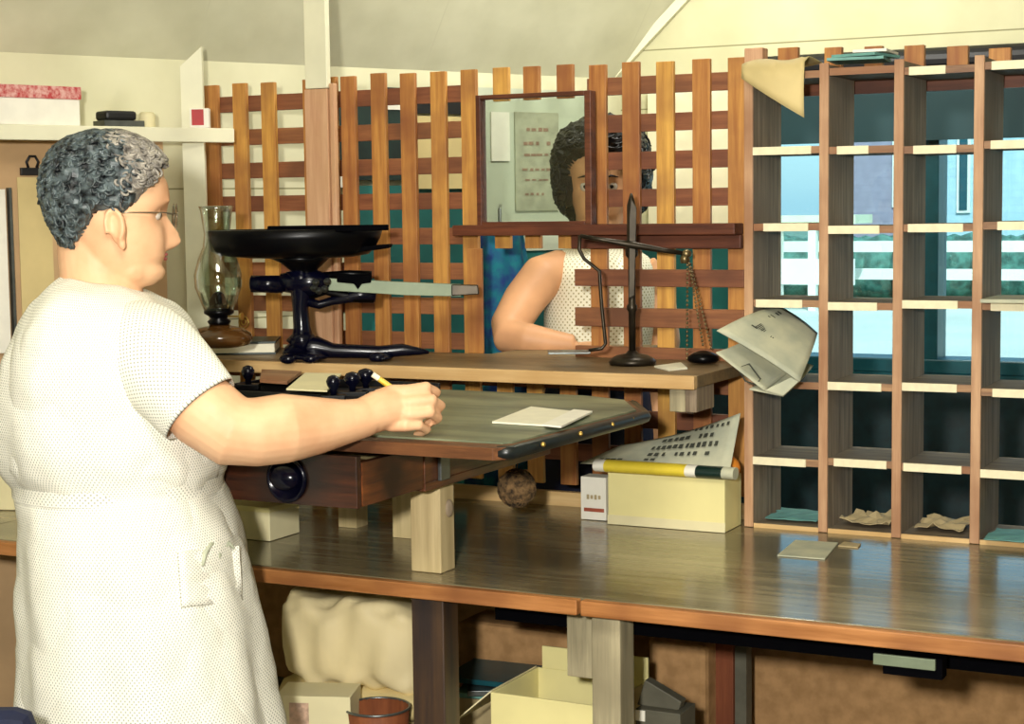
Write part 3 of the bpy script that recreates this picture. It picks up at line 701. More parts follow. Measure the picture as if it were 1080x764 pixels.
# second, rear support
s2 = MB().box((-.02, -.02, 0), (.02, .02, .149)).build('support_block', m_block); s2.location = (-1.75, 2.75, WT+.0005); tag(s2, 'plain wooden block under the rear left of the writing desk', 'wood block')
s2 = MB().box((-.02, -.02, 0), (.02, .02, .149)).build('support_block', m_block); s2.location = (-1.60, 2.70, WT+.0005); tag(s2, 'plain wooden block under the rear right of the writing desk', 'wood block')
# ball of twine hanging under the desk top
bt = P(545, 515, Y=2.74)
tw = thing('ball_of_twine', 'brown ball of twine hanging under the writing desk', 'ball of twine', bt)
mb = MB().ell((0, 0, 0), (.035, .035, .032), nu=24)
for k in range(22):
    q = Matrix.Rotation(rs.rand()*6, 3, 'X') @ Matrix.Rotation(rs.rand()*6, 3, 'Y'); r = .0345
    mb.tube([q @ Vector((r*math.cos(t), r*math.sin(t), .0))*1.0 for t in [2*PI*j/28 for j in range(28)]], .0016, 5, True)
mb.build('wound_twine', m_twine, tw, smooth=True)
MB().tube([(0, 0, .03), (.002, 0, .0996-(bt.z-1.0)+.0-.0+ .0)] if False else [(0, 0, .03), (.002, .003, 1.0-bt.z+.0)], .001, 5).build('twine_end', m_twine, tw)
# things on the desk
DT = 1.1095
flat('envelope', [(519, 447), (585, 451), (622, 438), (560, 431)], DT, m_paper, 'white envelope lying on the right of the leather desk top', 'envelope', .003)
flat('folded_slip', [(572, 450), (592, 452), (625, 436), (605, 434)], DT+.0037, m_white, 'small folded white slip lying on the white envelope', 'paper', .003)
# ------------------------------------------------------------------ tray of stamps and pads behind the arm
tr_ = P(330, 418, Z=DT)
st = thing('stamp_tray', 'dark tray with a wooden rim at the back left of the writing desk', 'tray', (-1.76, 2.63, DT), YAW*.0)
t0 = Vector(st.location)
mb = MB(); mb.box((-.19, -.07, 0), (.20, .13, .004)); mb.box((-.19, -.07, .004), (.20, -.064, .014)); mb.box((-.19, .124, .004), (.20, .13, .02)); mb.box((-.19, -.064, .004), (-.184, .124, .016)); mb.box((.194, -.064, .004), (.20, .124, .016))
mb.build('tray_body', m_black, st, bevel=.001)
flat('index_card', [(302, 412), (345, 414), (360, 396), (322, 395)], DT+.022, m_card, 'cream card lying in the dark tray on the desk', 'card', .003)
flat('wood_strip', [(274, 404), (303, 406), (318, 395), (276, 393)], DT+.021, m_pineX, 'flat reddish wooden strip left of the cream card in the tray', 'wood strip', .006)
def stamp(x, y, lab, s=1):
    p = P(x, y, Z=DT+.004); t = thing('rubber_stamp', lab, 'stamp', (p.x, p.y, DT+.0045), .5)
    MB().box((-.022*s, -.014, 0), (.022*s, .014, .012)).build('stamp_base', m_iron, t, bevel=.002)
    MB().lathe([(.006, .012), (.006, .02), (.011*s, .028), (.013*s, .036), (.009*s, .044), (.002, .047)], n=16).build('stamp_handle', m_iron2, t, smooth=True)
stamp(352, 424, 'dark rubber stamp beside the cream card'); stamp(372, 420, 'dark rubber stamp nearest the pencil', 1.2); stamp(262, 412, 'dark rubber stamp at the left end of the tray')
stamp(386, 416, 'tall glossy dark stamp just left of the pencil', 1.3)
# ------------------------------------------------------------------ generic: object in a frame turned with the view
def vframe(name, label, cat, x, y, Z=None, d=None):
    p = P(x, y, Z=Z, d=d); t = thing(name, label, cat, p, YAW); dist = (p-EYE).dot(FH); s = dist/FPX
    L = lambda X, Y_, v=0: Vector(((X-x)*s*(1+v/dist), v, -(Y_-y)*s*(1+v/dist)))
    return t, L, s
# platform scale
sc, L, s = vframe('platform_scale', 'black cast-iron platform scale with a grey beam on the serving ledge', 'scale', 345, 381, Z=LT)
sc.location.z = LT+.0015
D = .045
mb = MB()
base = [(298, 380), (298, 371), (304, 365), (312, 362), (318, 352), (334, 352), (342, 360), (354, 365), (380, 366), (420, 367), (452, 372), (449, 376), (420, 376), (404, 378)]
mb.tube([L(299, 375), L(304, 372), L(316, 367), L(334, 367), L(352, 371), L(400, 373), L(425, 371), L(445, 373), L(453, 374)], [.005, .013, .022, .023, .015, .013, .013, .007, .003], 16); mb.tube([L(316, 366), L(324, 350)], [.03, .018], 16)
for a, v in ((306, -.04), (330, -.04), (400, -.03)):
    mb.ell(L(a, 377, v), (.018, .014, .0105), nu=14, nv=8)
mb.ell(L(325, 376, 0), (.045, .05, .011)); mb.ell(L(405, 378, 0), (.02, .045, .007))
mb.build('base', m_iron2, sc, smooth=True)
mb = MB(); mb.tube([L(320, 366), L(319, 345), L(318, 325), L(320, 300), L(318, 285)], [.026, .017, .016, .024, .028], 14)
mb.tube([L(324, 318), L(338, 322), L(352, 318), L(380, 312), L(398, 314)], [.010, .009, .009, .014, .012], 10)
mb.build('column', m_iron2, sc, smooth=True)
mb = MB(); mb.cyl(L(267, 299), L(300, 300), .017, .018, 20); mb.ell(L(268, 299), (.006, .017, .017)); mb.tube([L(298, 298), L(330, 298), L(350, 298)], [.018, .030, .015], 14)
mb.build('beam_housing', m_iron2, sc, smooth=True)
mb = MB(); mb.tube([L(325, 316), L(345, 308), L(370, 314), L(396, 316)], [.004, .007, .012, .010], 10); mb.tube([L(335, 291), L(370, 290), L(394, 291)], [.006, .008, .008], 10)
mb.build('lower_arm', m_iron, sc, smooth=True)
bmx = MB(); pts = [(338, 293), (338, 306), (430, 313), (488, 315), (488, 302), (430, 299)]
bmx.prism([(L(a, b).x, L(a, b).z) for a, b in pts], -.012, .0)
bmx.build('graduated_beam', m_beamgrey, sc, bevel=.001)
MB().prism([(L(a, b).x, L(a, b).z) for a, b in ((478, 302), (506, 303), (507, 313), (478, 314))], -.016, .004).build('beam_tip', m_bronze, sc, bevel=.002)
MB().prism([(L(a, b).x, L(a, b).z) for a, b in ((358, 289), (394, 291), (394, 299), (384, 300), (380, 306), (376, 300), (358, 298))], -.02, .006).build('sliding_poise', m_dullblack, sc, bevel=.002)
mb = MB()
for a, b in ((337, 297), (349, 296), (346, 304), (340, 306), (335, 303)): mb.lathe([(.006, 0), (.0045, .003), (.0075, .004)], L(a, b, -.03), 10, (0, -1, 0))
mb.build('brass_screws', m_steel, sc, smooth=True)
mb = MB()
mb.rings([[L(cx, cy)+Vector((rx*math.cos(t), ry*math.sin(t), 0)) for t in [2*PI*j/28 for j in range(28)]] for cx, cy, rx, ry in ((325, 290, .018, .02), (322, 284, .030, .03), (322, 277, .045, .05), (318, 271, .065, .06))])
mb.build('pan_support', m_iron, sc, smooth=True)
# weighing scoop: shallow pan with a flared left end
mb = MB()
prof = [(250, 265, .09, .09, 272), (0, 0, 0, 0, 0)]
def scoop(z_top, z_bot):
    pass
rings = []
for cx, cy, rx, ry in ((320, 272, .10, .06), (313, 269, .148, .09), (311, 264, .163, .10), (313, 252, .173, .105), (314, 243, .176, .108), (314, 242, .170, .104), (314, 250, .165, .10), (312, 262, .145, .09)):
    rings.append([L(cx, cy)+Vector((rx*math.cos(t), ry*math.sin(t), (.010 if abs(math.cos(t)) < .6 else 0)*0)) for t in [2*PI*j/40 for j in range(40)]])
mb.rings(rings)
mb.build('weighing_pan', m_iron, sc, smooth=True)
mb = MB(); mb.prism([(L(a, b).x, L(a, b).z) for a, b in ((292, 238), (416, 238), (416, 244), (292, 246))], -.092, -.078); 
mb.build('pan_rim', m_dullblack, sc, bevel=.002)
MB().prism([(L(a, b).x, L(a, b).z) for a, b in ((350, 270), (414, 263), (415, 259), (350, 263))], -.05, .05).build('pan_lip', m_dullblack, sc, bevel=.002)
# oil lamp
ol, L, s = vframe('oil_lamp', 'glass oil lamp with a tall clear chimney beside the platform scale', 'oil lamp', 232, 366, d=3.45)
ol.location.z = LT+.032
zf = lambda y: (366-y)*s
R_ = lambda prof: [(r, z) for r, z in prof]
MB().lathe([(.040, 0), (.058, .004), (.066, .016), (.062, .028), (.045, .038), (.022, .043), (.018, .045)], n=32).build('oil_font', m_amber, ol, smooth=True)
MB().lathe([(.020, .045), (.024, .052), (.016, .058), (.022, .063), (.030, .068), (.030, .073), (.020, .080), (.018, .095), (.012, .106), (.004, .112)], n=24).build('burner', m_iron, ol, smooth=True)
MB().cyl((.02, -.01, .062), (.045, -.02, .062), .002, .002, 8).build('wick_spindle', m_brass, ol)
MB().lathe([(.008, 0), (.008, .003)], (.047, -.02, .062), 12, (1, -.4, 0)).build('wick_knob', m_brass, ol)
g = MB().lathe([(.028, .074), (.034, .09), (.045, .12), (.046, .145), (.038, .175), (.027, .20), (.024, .225), (.030, .272), (.034, .282)], n=32, cap=False).build('glass_chimney', m_chim, ol, smooth=True)
sm = g.modifiers.new('s', 'SOLIDIFY'); sm.thickness = .0015
bk = thing('closed_book', 'dark green book with cream pages lying under the oil lamp', 'book', (P(252, 372, Z=LT).x-.01, P(252, 372, Z=LT).y+.005, LT+.001), YAW+.06)
MB().box((-.115, -.075, 0), (.09, .075, .003)).build('cover', m_green, bk); MB().box((-.113, -.073, .0035), (.087, .073, .022)).build('pages', m_paper, bk)
MB().box((-.115, -.076, .0225), (.09, .076, .027)).build('cover', m_green, bk, bevel=.001)
hr = thing('hanging_ring', 'small brass ring hanging on a lattice slat beside the oil lamp', 'ring', P(257, 340, Y=LY-.02))
mb = MB(); mb.tube([(.013*math.cos(t), 0, .013*math.sin(t)) for t in [2*PI*j/24 for j in range(24)]], .0018, 6, True); mb.tube([(.006*math.cos(t), 0, .006*math.sin(t)) for t in [2*PI*j/16 for j in range(16)]], .0016, 6, True); mb.tube([(-.002, 0, -.013), (0, 0, -.024)], .002)
mb.build('ring', m_brass, hr, smooth=True)
MB().cyl((0, -.004, .013), (0, .008, .013), .0015).build('nail', m_steel, hr)
# balance scale
ba, L, s = vframe('balance_scale', 'small dark bronze balance scale with chains at the right of the serving ledge', 'balance', 667, 385, Z=LT)
ba.location.z = LT+.0015
MB().lathe([(.044, 0), (.046, .006), (.040, .012), (.030, .017), (.012, .021), (.008, .026)], n=32).build('round_base', m_bronze, ba, smooth=True)
mb = MB(); H = L(667, 205).z
mb.lathe([(.0065, .02), (.007, .10), (.010, .104), (.010, .112), (.007, .116), (.007, H*.62), (.012, H*.64), (.012, H*.68), (.009, H*.70), (.0085, H*.93), (.005, H*.97), (.002, H)], n=16)
mb.build('column', m_bronze, ba, smooth=True)
MB().prism([(L(a, b).x, L(a, b).z) for a, b in ((663, 315), (669, 312), (672, 220), (666, 210), (664, 230))], -.016, -.011).build('pointer_plate', m_bronze, ba, bevel=.001)
MB().tube([L(612, 248, -.02), L(640, 253, -.02), L(667, 258, -.02), L(700, 264, -.02), L(724, 268, -.02)], [.004, .0045, .007, .005, .004], 10).build('beam', m_bronze, ba, smooth=True)
mb = MB(); mb.tube([L(612, 247, -.02), L(611, 262, -.02), L(616, 272, -.02), L(632, 285, -.02), L(634, 320, -.02), L(638, 362, -.02), L(634, 367, -.02), L(620, 369, -.02)], .0035, 8)
mb.build('hanger_rod', m_bronze, ba, smooth=True)
mb = MB(); c = L(598, 370, -.02); mb.box((c.x-.038, -.045, c.z-.003), (c.x+.042, .01, c.z+.001)); mb.build('letter_plate', m_steel, ba, bevel=.001)
mb = MB(); c = L(742, 386, -.0)
mb.lathe([(.026, .002), (.030, .006), (.030, .014), (.018, .020), (.006, .024)], (c.x, 0, 0), 24)
mb.build('weight_pan', m_iron, ba, smooth=True)
mb = MB()
for a1, b1, v1 in ((724, 381, -.02), (741, 366, -.025), (752, 372, .02)):
    p, q = L(725, 268, -.02), L(a1, b1, v1); n_l = 24
    for k in range(n_l): mb.ell(p.lerp(q, (k+.5)/n_l), (.0026, .0026, .0034), nu=6, nv=4)
mb.lathe([(.008, 0), (.009, .01), (.006, .016)], L(722, 278, -.02), 10); mb.ell(L(724, 268, -.02), (.010, .008, .008), nu=10, nv=6)
mb.build('chains', m_chain, ba, smooth=True)
flat('paper_scrap', [(690, 388), (705, 392), (725, 390), (718, 384)], LT, m_paper, 'crumpled white scrap on the ledge beside the balance base', 'paper', .003)
# ------------------------------------------------------------------ left shelf and its things
def Sd(x, y, off):
    r = ray(x, y); t = (W0+WN*off-EYE).dot(WN)/r.dot(WN); return EYE+r*t
sh_off = .17
ang = math.atan2(WD.y, WD.x)
A, B = Sd(0, 138, sh_off), P(243, 136, Y=3.16)
zsh = A.z
t_end = .03
sh = thing('wall_shelf', 'cream painted wall shelf at the upper left with small goods on it', 'shelf', side(-.5, zsh, 0), ang)
# local frame: x along the wall, -y towards the room
MB().box((-1.2, -sh_off, -.006), (.40, -.001, .012)).build('shelf_board', m_cream2, sh, bevel=.002)
MB().box((-1.2, -sh_off-.006, -.018), (.51, -sh_off, .013)).build('front_edge', m_cream2, sh, bevel=.002)
zs = zsh+.0135
def onshelf(x, off):
    r = ray(x, 120); t = (W0+WN*off-EYE).dot(WN)/r.dot(WN); p = EYE+r*t; return Vector((p.x, p.y, zs))
bx_ = thing('lidded_box', 'white box with a red patterned lid on the wall shelf', 'box', onshelf(30, .10), ang+.12)
MB().box((-.12, -.06, 0), (.085, .05, .054)).build('box_base', m_white, bx_, bevel=.001)
k = plain('red_and_white_lid', 'B22A2E', .5, noise=.2, scale=120, col2='D8A8A0'); MB().box((-.123, -.063, .054), (.088, .053, .080)).build('box_lid', k, bx_, bevel=.001)
o = MB().box((-.045, -.03, 0), (.045, .03, .014)).build('card_packet', m_steel); o.location = onshelf(125, .11); o.rotation_euler.z = ang; tag(o, 'flat grey packet under the black case on the wall shelf', 'packet')
o = MB().box((-.036, -.028, 0), (.036, .026, .020)).build('spectacle_case', m_black, bevel=.006); o.location = onshelf(122, .11)+Vector((0, 0, .0145)); o.rotation_euler.z = ang+.05; tag(o, 'black soft case lying on the grey packet on the wall shelf', 'case')
o = MB().lathe([(.016, 0), (.017, .003), (.017, .03), (.013, .034)], n=20).build('small_jar', m_card, smooth=True); o.location = onshelf(155, .11); tag(o, 'small cream round tin beside the black case', 'tin')
rc = thing('match_box', 'small white box with a red face at the right end of the wall shelf', 'box', Sd(211, 129, .15), YAW)
MB().box((-.021, -.01, 0), (.021, .012, .042)).build('box_body', m_white, rc, bevel=.001); MB().box((-.016, -.0112, .006), (.010, -.0103, .040)).build('red_face', m_red, rc)
rc.location.z = zs+.0
# lower left wall: tan board, white frame, clip
def wp(name, x0, y0, x1, y1, mat, off, thick): return wallpanel(name, x0, y0, x1, y1, mat, off, thick)
tb = wp('trim_5', -60, 146, 186, 620, m_tan2, .02, .018); struct(tb)
wn = thing('white_door', 'white painted door panel at the far left edge', 'panel', (0, 0, 0)); wn.name = 'door_1'; struct(wn); del wn['label']; del wn['category']
o = wp('door_leaf', -60, 200, 12, 372, m_white, .035, .014); o.parent = wn; o = wp('door_edge', 12.2, 198, 16, 372, m_steel, .038, .017); o.parent = wn
cl = thing('bulldog_clip', 'black bulldog clip hanging on the tan board behind the woman', 'clip', Sd(34, 182, .03), ang)
MB().box((-.026, -.006, -.006), (.026, .004, .010)).build('clip_jaw', m_black, cl, bevel=.001)
MB().tube([(-.009, -.002, .010), (-.013, -.003, .022), (-.006, -.004, .034), (.006, -.004, .034), (.013, -.003, .022), (.009, -.002, .010)], .003, 8).build('clip_handle', m_black, cl, smooth=True)
o = wp('hanging_sheet', 18, 187, 60, 372, m_kraft, .0265, .002); tag(o, 'buff paper sheet held by the black bulldog clip', 'paper')
cb2 = thing('stack_box', 'cream card box standing on the worktop behind the woman at the left edge', 'box', P(6, 548, Z=WT)+Vector((-.10, .16, .001)), YAW-.2)
MB().box((-.13, -.09, 0), (.11, .09, .11)).build('box_body', m_card, cb2, bevel=.002); MB().box((-.133, -.093, .111), (.113, .093, .135)).build('box_lid', m_carde, cb2, bevel=.002)
o = MB().box((-.1, -.1, 0), (.09, .1, .13)).build('black_case', m_black, bevel=.01); o.location = Vector(cb2.location)+Vector((0, 0, .137)); o.rotation_euler.z = YAW; tag(o, 'black case on top of the cream box at the left edge', 'case')
# cream block under the drawer at left
lb = thing('card_box', 'cream card box on the worktop under the open desk drawer', 'box', (-1.90, 2.60, WT+.001), 0)
q0, q1 = P(245, 580, Z=WT), P(311, 566, Z=WT)
pts = [P(262, 574, Z=WT), P(311, 560, Z=WT)]
MB().box((-.12, -.045, 0), (.095, .05, .058)).build('box_body', m_card, lb, bevel=.001); MB().box((-.121, -.046, .052), (.096, .051, .062)).build('box_lid', m_boxy, lb, bevel=.001)
# ------------------------------------------------------------------ under the worktop
struct(MB().box((-2.9, 3.12, 0), (.4, 3.14, WT-.04)).build('trim_6', m_tan))
def leg(name, x, y, w, d, mat, lab, x2=None):
    o = MB().box((-w/2, 0, 0), (w/2, d, WT-.027)).build(name, mat, bevel=.002); o.location = (x, y, 0.0); return tag(o, lab, 'post')
leg('table_leg', (P(432, 700, Y=2.39).x+P(476, 700, Y=2.39).x)/2-.004, 2.39, .060, .05, m_char, 'blackened wooden post under the worktop below the pale block')
leg('table_leg', (P(626, 700, Y=2.39).x+P(652, 700, Y=2.39).x)/2, 2.39, .048, .055, m_blockg, 'pale rough-sawn wooden post under the middle of the worktop')
o = MB().box((-.022, 0, 0), (.022, .03, .125)).build('wood_offcut', m_blockg, bevel=.002); o.location = (P(611, 700, Y=2.46).x, 2.46, WT-.027-.1255); tag(o, 'short pale wooden offcut fixed under the worktop beside the rough post', 'wood block')
leg('table_leg', (P(745, 700, Y=2.98).x+P(772, 700, Y=2.98).x)/2, 2.98, .055, .05, m_redwood, 'reddish brown post at the back under the worktop')
tag(MB().box((P(773, 700, Y=2.99).x+.004, 2.99, 0), (P(785, 700, Y=2.99).x+.004, 3.02, WT-.027)).build('grey_batten', m_rust), 'thin grey-green batten beside the reddish brown post', 'batten')
tgx = P(955, 690, Y=2.37).x
ft = thing('edge_fitting', 'small pale metal plate fixed under the front edge of the worktop at the right', 'fitting', (tgx, 2.375, WT-.037))
MB().box((-.046, -.006, -.016), (.042, .0, 0)).build('plate', m_beamgrey, ft, bevel=.001); MB().box((-.034, .002, -.030), (.05, .03, -.0)).build('bracket', m_dullblack, ft)
# cartons against the back, tan panel
for lab, xa, xb, ya, yb, Y0, dep in (('tan cardboard panel box behind the open carton under the worktop', 480, 602, 655, 710, 2.95, .12), ('tan cardboard box left of the reddish brown post under the worktop', 682, 745, 673, 735, 2.93, .12)):
    A = P(xa, ya, Y=Y0); B = P(xb, yb, Y=Y0); t = thing('cardboard_box', lab, 'box', ((A.x+B.x)/2, Y0+dep/2, 0)); w = (B.x-A.x)/2
    MB().box((-w, -dep/2, .0), (w, dep/2, A.z)).build('box_body', m_tan, t, bevel=.012)
# low shelf under the worktop that carries the goods
ls = MB().box((-2.4, 2.46, .40), (-.3, 3.10, .42)).build('lower_shelf', m_rust); tag(ls, 'low grey shelf board under the worktop carrying boxes and the wrapped bundle', 'shelf')
bu = thing('wrapped_bundle', 'large pale paper-wrapped bundle under the worktop beside the woman', 'bundle', (P(355, 690, Y=2.62).x, 2.70, 0))
A, B = P(282, 700, Y=2.6), P(431, 700, Y=2.6); zt, zb_ = P(350, 632, Y=2.62).z, P(350, 728, Y=2.62).z
w = (B.x-A.x)/2; cx = (A.x+B.x)/2; bu.location.x = cx
mb = MB(); rings = []
nr = 26
for i in range(nr+1):
    t = i/nr*2-1; k = (1-abs(t)**7)**(1/3.2) if abs(t) < 1 else .02
    k = max(k, .05)
    ring = []
    for j in range(48):
        a = 2*PI*j/48; e = 2/4.5; cy = abs(math.cos(a))**e*(1 if math.cos(a) > 0 else -1); cz_ = abs(math.sin(a))**e*(1 if math.sin(a) > 0 else -1)
        nz = .0015*math.sin(j*1.3+i*.9)+.003*math.sin(i*1.1+j*.4)+.004*math.sin(i*.7-j*.5)
        ring.append((t*w, cy*(.085*k+nz), cz_*((zt-zb_)/2*k+nz)+.008*math.sin(t*5)))
    rings.append(ring)
mb.rings(rings); zc = (zt+zb_)/2
o = mb.build('wrapping_paper', m_bundle, bu, smooth=True); o.location.z = zc
mb = MB(); 
for zz in (zb_-.008,):
    mb.rings([[(c*w*(.99)*kx+.0, s_*.08*kx, zq) for c, s_ in [(max(-1, min(1, 1.35*math.cos(2*PI*j/40))), max(-1, min(1, 1.35*math.sin(2*PI*j/40)))) for j in range(40)]] for zq, kx in ((zb_-.045, .9), (zb_-.03, 1), (zb_-.012, 1), (zb_+.004, .95))])
mb.build('lower_fold', m_kraft, bu, smooth=True)
zlow = zb_-.045
st_ = MB().box((-w*.85, -.07, .4215), (w*.85, .07, zlow-.001)).build('stacked_carton', m_carde); st_.location = (cx, 2.70, 0); tag(st_, 'brown carton under the pale wrapped bundle', 'box')
cb3 = thing('card_box', 'cream card box with a small worn label at the bottom beside the skirt', 'box', (P(330, 745, Y=2.5).x, 2.53, .4215), .35)
h3 = P(330, 733, Y=2.5).z-.4215
MB().box((-.075, -.04, 0), (.06, .05, h3)).build('box_body', m_card, cb3, bevel=.001); MB().box((-.05, -.0412, h3-.05), (-.015, -.0405, h3-.012)).build('label', plain('worn_label', 'D8B49A', .7, noise=.2, scale=80), cb3)
pl = P(398, 752, Y=2.56)
pa = thing('tin_pail', 'round tin pail with a wire rim under the wrapped bundle', 'pail', (pl.x, 2.56, .4215))
hp = P(398, 752, Y=2.53).z-.4215
MB().lathe([(.045, 0), (.058, hp), (.056, hp), (.043, .004)], n=28).build('pail_body', m_redwood, pa, smooth=True)
MB().tube([(.058*math.cos(t), .058*math.sin(t), hp) for t in [2*PI*j/32 for j in range(32)]], .0025, 6, True).build('wire_rim', m_steel, pa, smooth=True)
oc = thing('open_carton', 'open cream cardboard carton with a folded flap at the bottom under the worktop', 'box', (P(590, 740, Y=2.56).x, 2.62, .4215))
zc1 = P(590, 740, Y=2.53).z-.4215; xo = oc.location.x
m = MB(); w = .004; X0, X1 = -.115, .10
m.box((X0, -.09, 0), (X1, .09, w)); m.box((X0, -.09, w), (X1, -.086, zc1)); m.box((X0, .086, w), (X1, .09, zc1)); m.box((X0, -.086, w), (X0+w, .086, zc1)); m.box((X1-w, -.086, w), (X1, .086, zc1))
m.build('carton_body', m_boxy, oc, bevel=.001)
MB().box((X0+.012, .086, zc1+.0005), (X1, .090, zc1+.040)).build('carton_flap', m_boxy, oc)
m = MB(); m.add([(X0, -.086, zc1), (X0, .086, zc1), (X0-.07, .086, zc1-.06), (X0-.07, -.086, zc1-.06), (X0, -.086, zc1+.003), (X0, .086, zc1+.003), (X0-.07, .086, zc1-.057), (X0-.07, -.086, zc1-.057)], [(0, 1, 2, 3), (7, 6, 5, 4), (0, 4, 5, 1), (1, 5, 6, 2), (2, 6, 7, 3), (3, 7, 4, 0)])
m.build('carton_flap', m_card, oc)
c = P(515, 728, Y=2.75)
for k, (dx, dy, z, ang_, m_, lab) in enumerate(((0, 0, 0, .2, m_teal, 'lowest teal magazine in the slanting heap behind the blackened post'), (.01, .01, .012, .5, m_steel, 'grey folder on the teal magazines behind the blackened post'), (-.02, 0, .024, .05, m_frame, 'uppermost dark teal magazine in the heap behind the blackened post'))):
    o = MB().box((-.10, -.07, 0), (.10, .07, .010), ).build('magazine', m_, bevel=.001); o.location = (c.x+dx+.0, 2.86+dy*0, c.z-.03+z); o.rotation_euler.z = ang_; tag(o, lab, 'magazine')
o = MB().box((-.1, -.08, 0), (.1, .08, c.z-.031-.4215)).build('carton_under_magazines', m_carde); o.location = (c.x, 2.86, .4215); o.name = 'cardboard_carton'; tag(o, 'brown carton carrying the heap of magazines', 'box')
tl = thing('hole_punch', 'grey metal office punch at the bottom beside the rough post', 'punch', (P(690, 738, Y=2.6).x, 2.62, .4215))
h4 = P(690, 748, Y=2.6).z-.4215
MB().box((-.03, -.03, 0), (.05, .04, h4)).build('punch_base', m_rust, tl, bevel=.002); MB().prism([(-.035, h4), (.005, h4-.0), (.04, h4-.0), (.045, h4+.015), (-.02, h4+.045)], -.012, .012).build('lever', m_rust, tl, bevel=.002)
MB().box((-.03, -.032, h4-.02), (-.012, -.0305, h4-.002)).build('white_tag', m_white, tl)
# navy chair back at lower left corner
nc = thing('upholstered_chair', 'navy blue upholstered chair top at the bottom left corner', 'chair', P(15, 900, d=2.2)); nc.location.z = 0; nc.rotation_euler.z = YAW
zc_ = P(15, 747, d=2.2).z
mb = MB(); mb.box((-.20, -.035, zc_-.33), (.035, .03, zc_)); mb.build('backrest', m_navy, nc, bevel=.025)
MB().box((-.22, -.42, .42), (.05, -.02, .47)).build('seat', m_navy, nc, bevel=.02)
for sx in (-.2, .03):
    for sy in (-.4, 0): MB().cyl((sx-.0, sy, 0), (sx, sy, .43 if sy < -.1 else zc_-.3), .012).build('leg', m_beam, nc)
# left lower cupboard panel
struct(wallpanel('trim_7', -60, 592, 30, 900, m_tan2, .03, .01))
# ------------------------------------------------------------------ people
def head_rings(S, nz=44, nt=56):
    """S scale; x forward, y left, z up, about the middle of the skull"""
    Z = [-.118, -.112, -.100, -.086, -.070, -.057, -.047, -.036, -.012, .012, .030, .045, .065, .085, .100, .110, .1145]
    XF = [.030, .060, .077, .081, .073, .081, .079, .078, .078, .074, .082, .084, .080, .067, .048, .024, .006]
    XB = [-.010, -.020, -.030, -.040, -.052, -.060, -.066, -.072, -.086, -.096, -.099, -.099, -.096, -.084, -.064, -.036, -.01]
    WY = [.018, .034, .046, .053, .058, .061, .063, .065, .070, .0735, .075, .076, .074, .066, .050, .030, .008]
    out = []
    for i in range(nz+1):
        u = i/nz; z = -.118+(.2325)*(.5-.5*math.cos(PI*u))*1.0
        zs_ = z+.013*max(0, min(1, (z+.10)/.05))*max(0, min(1, (.10-z)/.04))
        xf, xb, wy = np.interp(zs_, Z, XF), np.interp(z, Z, XB), np.interp(z, Z, WY)
        ring = []
        for j in range(nt):
            t = 2*PI*j/nt; c, s = math.cos(t), math.sin(t)
            e = 2/2.25; cx = abs(c)**e*(1 if c > 0 else -1); sy = abs(s)**e*(1 if s > 0 else -1)
            x = cx*(xf if c > 0 else -xb); y = sy*wy
            if c > 0:
                zo = z; z = zs_
                noseprof = np.interp(z, [-.046, -.041, -.034, -.025, -.008, .014, .030], [0, .012, .025, .0275, .019, .006, 0])
                x += noseprof*math.exp(-(y/(.0120 if z < -.008 else .009))**2)
                x -= .009*math.exp(-((abs(y)-.031)/.014)**2-((z-.014)/.012)**2)      # sockets
                x += .004*math.exp(-((abs(y)-.030)/.018)**2-((z-.034)/.007)**2)      # brows
                x += .005*math.exp(-((abs(y)-.040)/.018)**2-((z+.030)/.02)**2)       # cheeks
                x -= .004*math.exp(-(y/.022)**2-((z+.053)/.0025)**2)                 # mouth line
                z = zo
            ring.append(Vector((x, y, z))*S)
        out.append(ring)
    return out
def add_head(mb, T, S):
    mb.rings([[T @ v for v in r] for r in head_rings(S)])
    for sy in (1, -1):   # ears
        R3 = T.to_3x3() @ Matrix.Rotation(.25*sy, 3, 'Z') @ Matrix.Rotation(-.15, 3, 'Y')
        c = T @ (Vector((.002, sy*.076, -.022))*S)
        mb.ell(c, (.014*S, .007*S, .027*S), R3, 16, 10)
        pts = [c+R3 @ (Vector((-.003+.013*math.cos(a), sy*.008, .004+.024*math.sin(a)))*S) for a in [math.radians(q) for q in range(-70, 230, 20)]]
        mb.tube(pts, .0042*S, 8)
        mb.ell(c+R3 @ (Vector((.004, sy*.004, -.026))*S), (.007*S, .005*S, .010*S), R3, 10, 8)
def remesh(o, vox, it=4, fac=.5):
    r = o.modifiers.new('r', 'REMESH'); r.mode = 'VOXEL'; r.voxel_size = vox; r.use_smooth_shade = True
    s = o.modifiers.new('s', 'SMOOTH'); s.iterations = it; s.factor = fac
def loft(mb, rows, n=72, folds=0, uv=True, cap=False):
    """rows: centre, half-axes a (u) and b (v), fold amplitude"""
    rings = []
    for r in rows:
        c, a, b, fa = r[0], r[1], r[2], r[3]; tilt = r[4] if len(r) > 4 else 0
        ring = []
        for j in range(n):
            t = 2*PI*j/n; k = 1+fa*(math.sin(9*t+1)+.6*math.sin(14*t+2)+.4*math.sin(5*t))
            e = .93
            cu = abs(math.cos(t))**e*(1 if math.cos(t) > 0 else -1); sv = abs(math.sin(t))**e*(1 if math.sin(t) > 0 else -1)
            ring.append(c+Vector((a*k*cu, b*k*sv, tilt*cu)))
        rings.append(ring)
    mb.rings(rings, cap=cap, uv=uv)
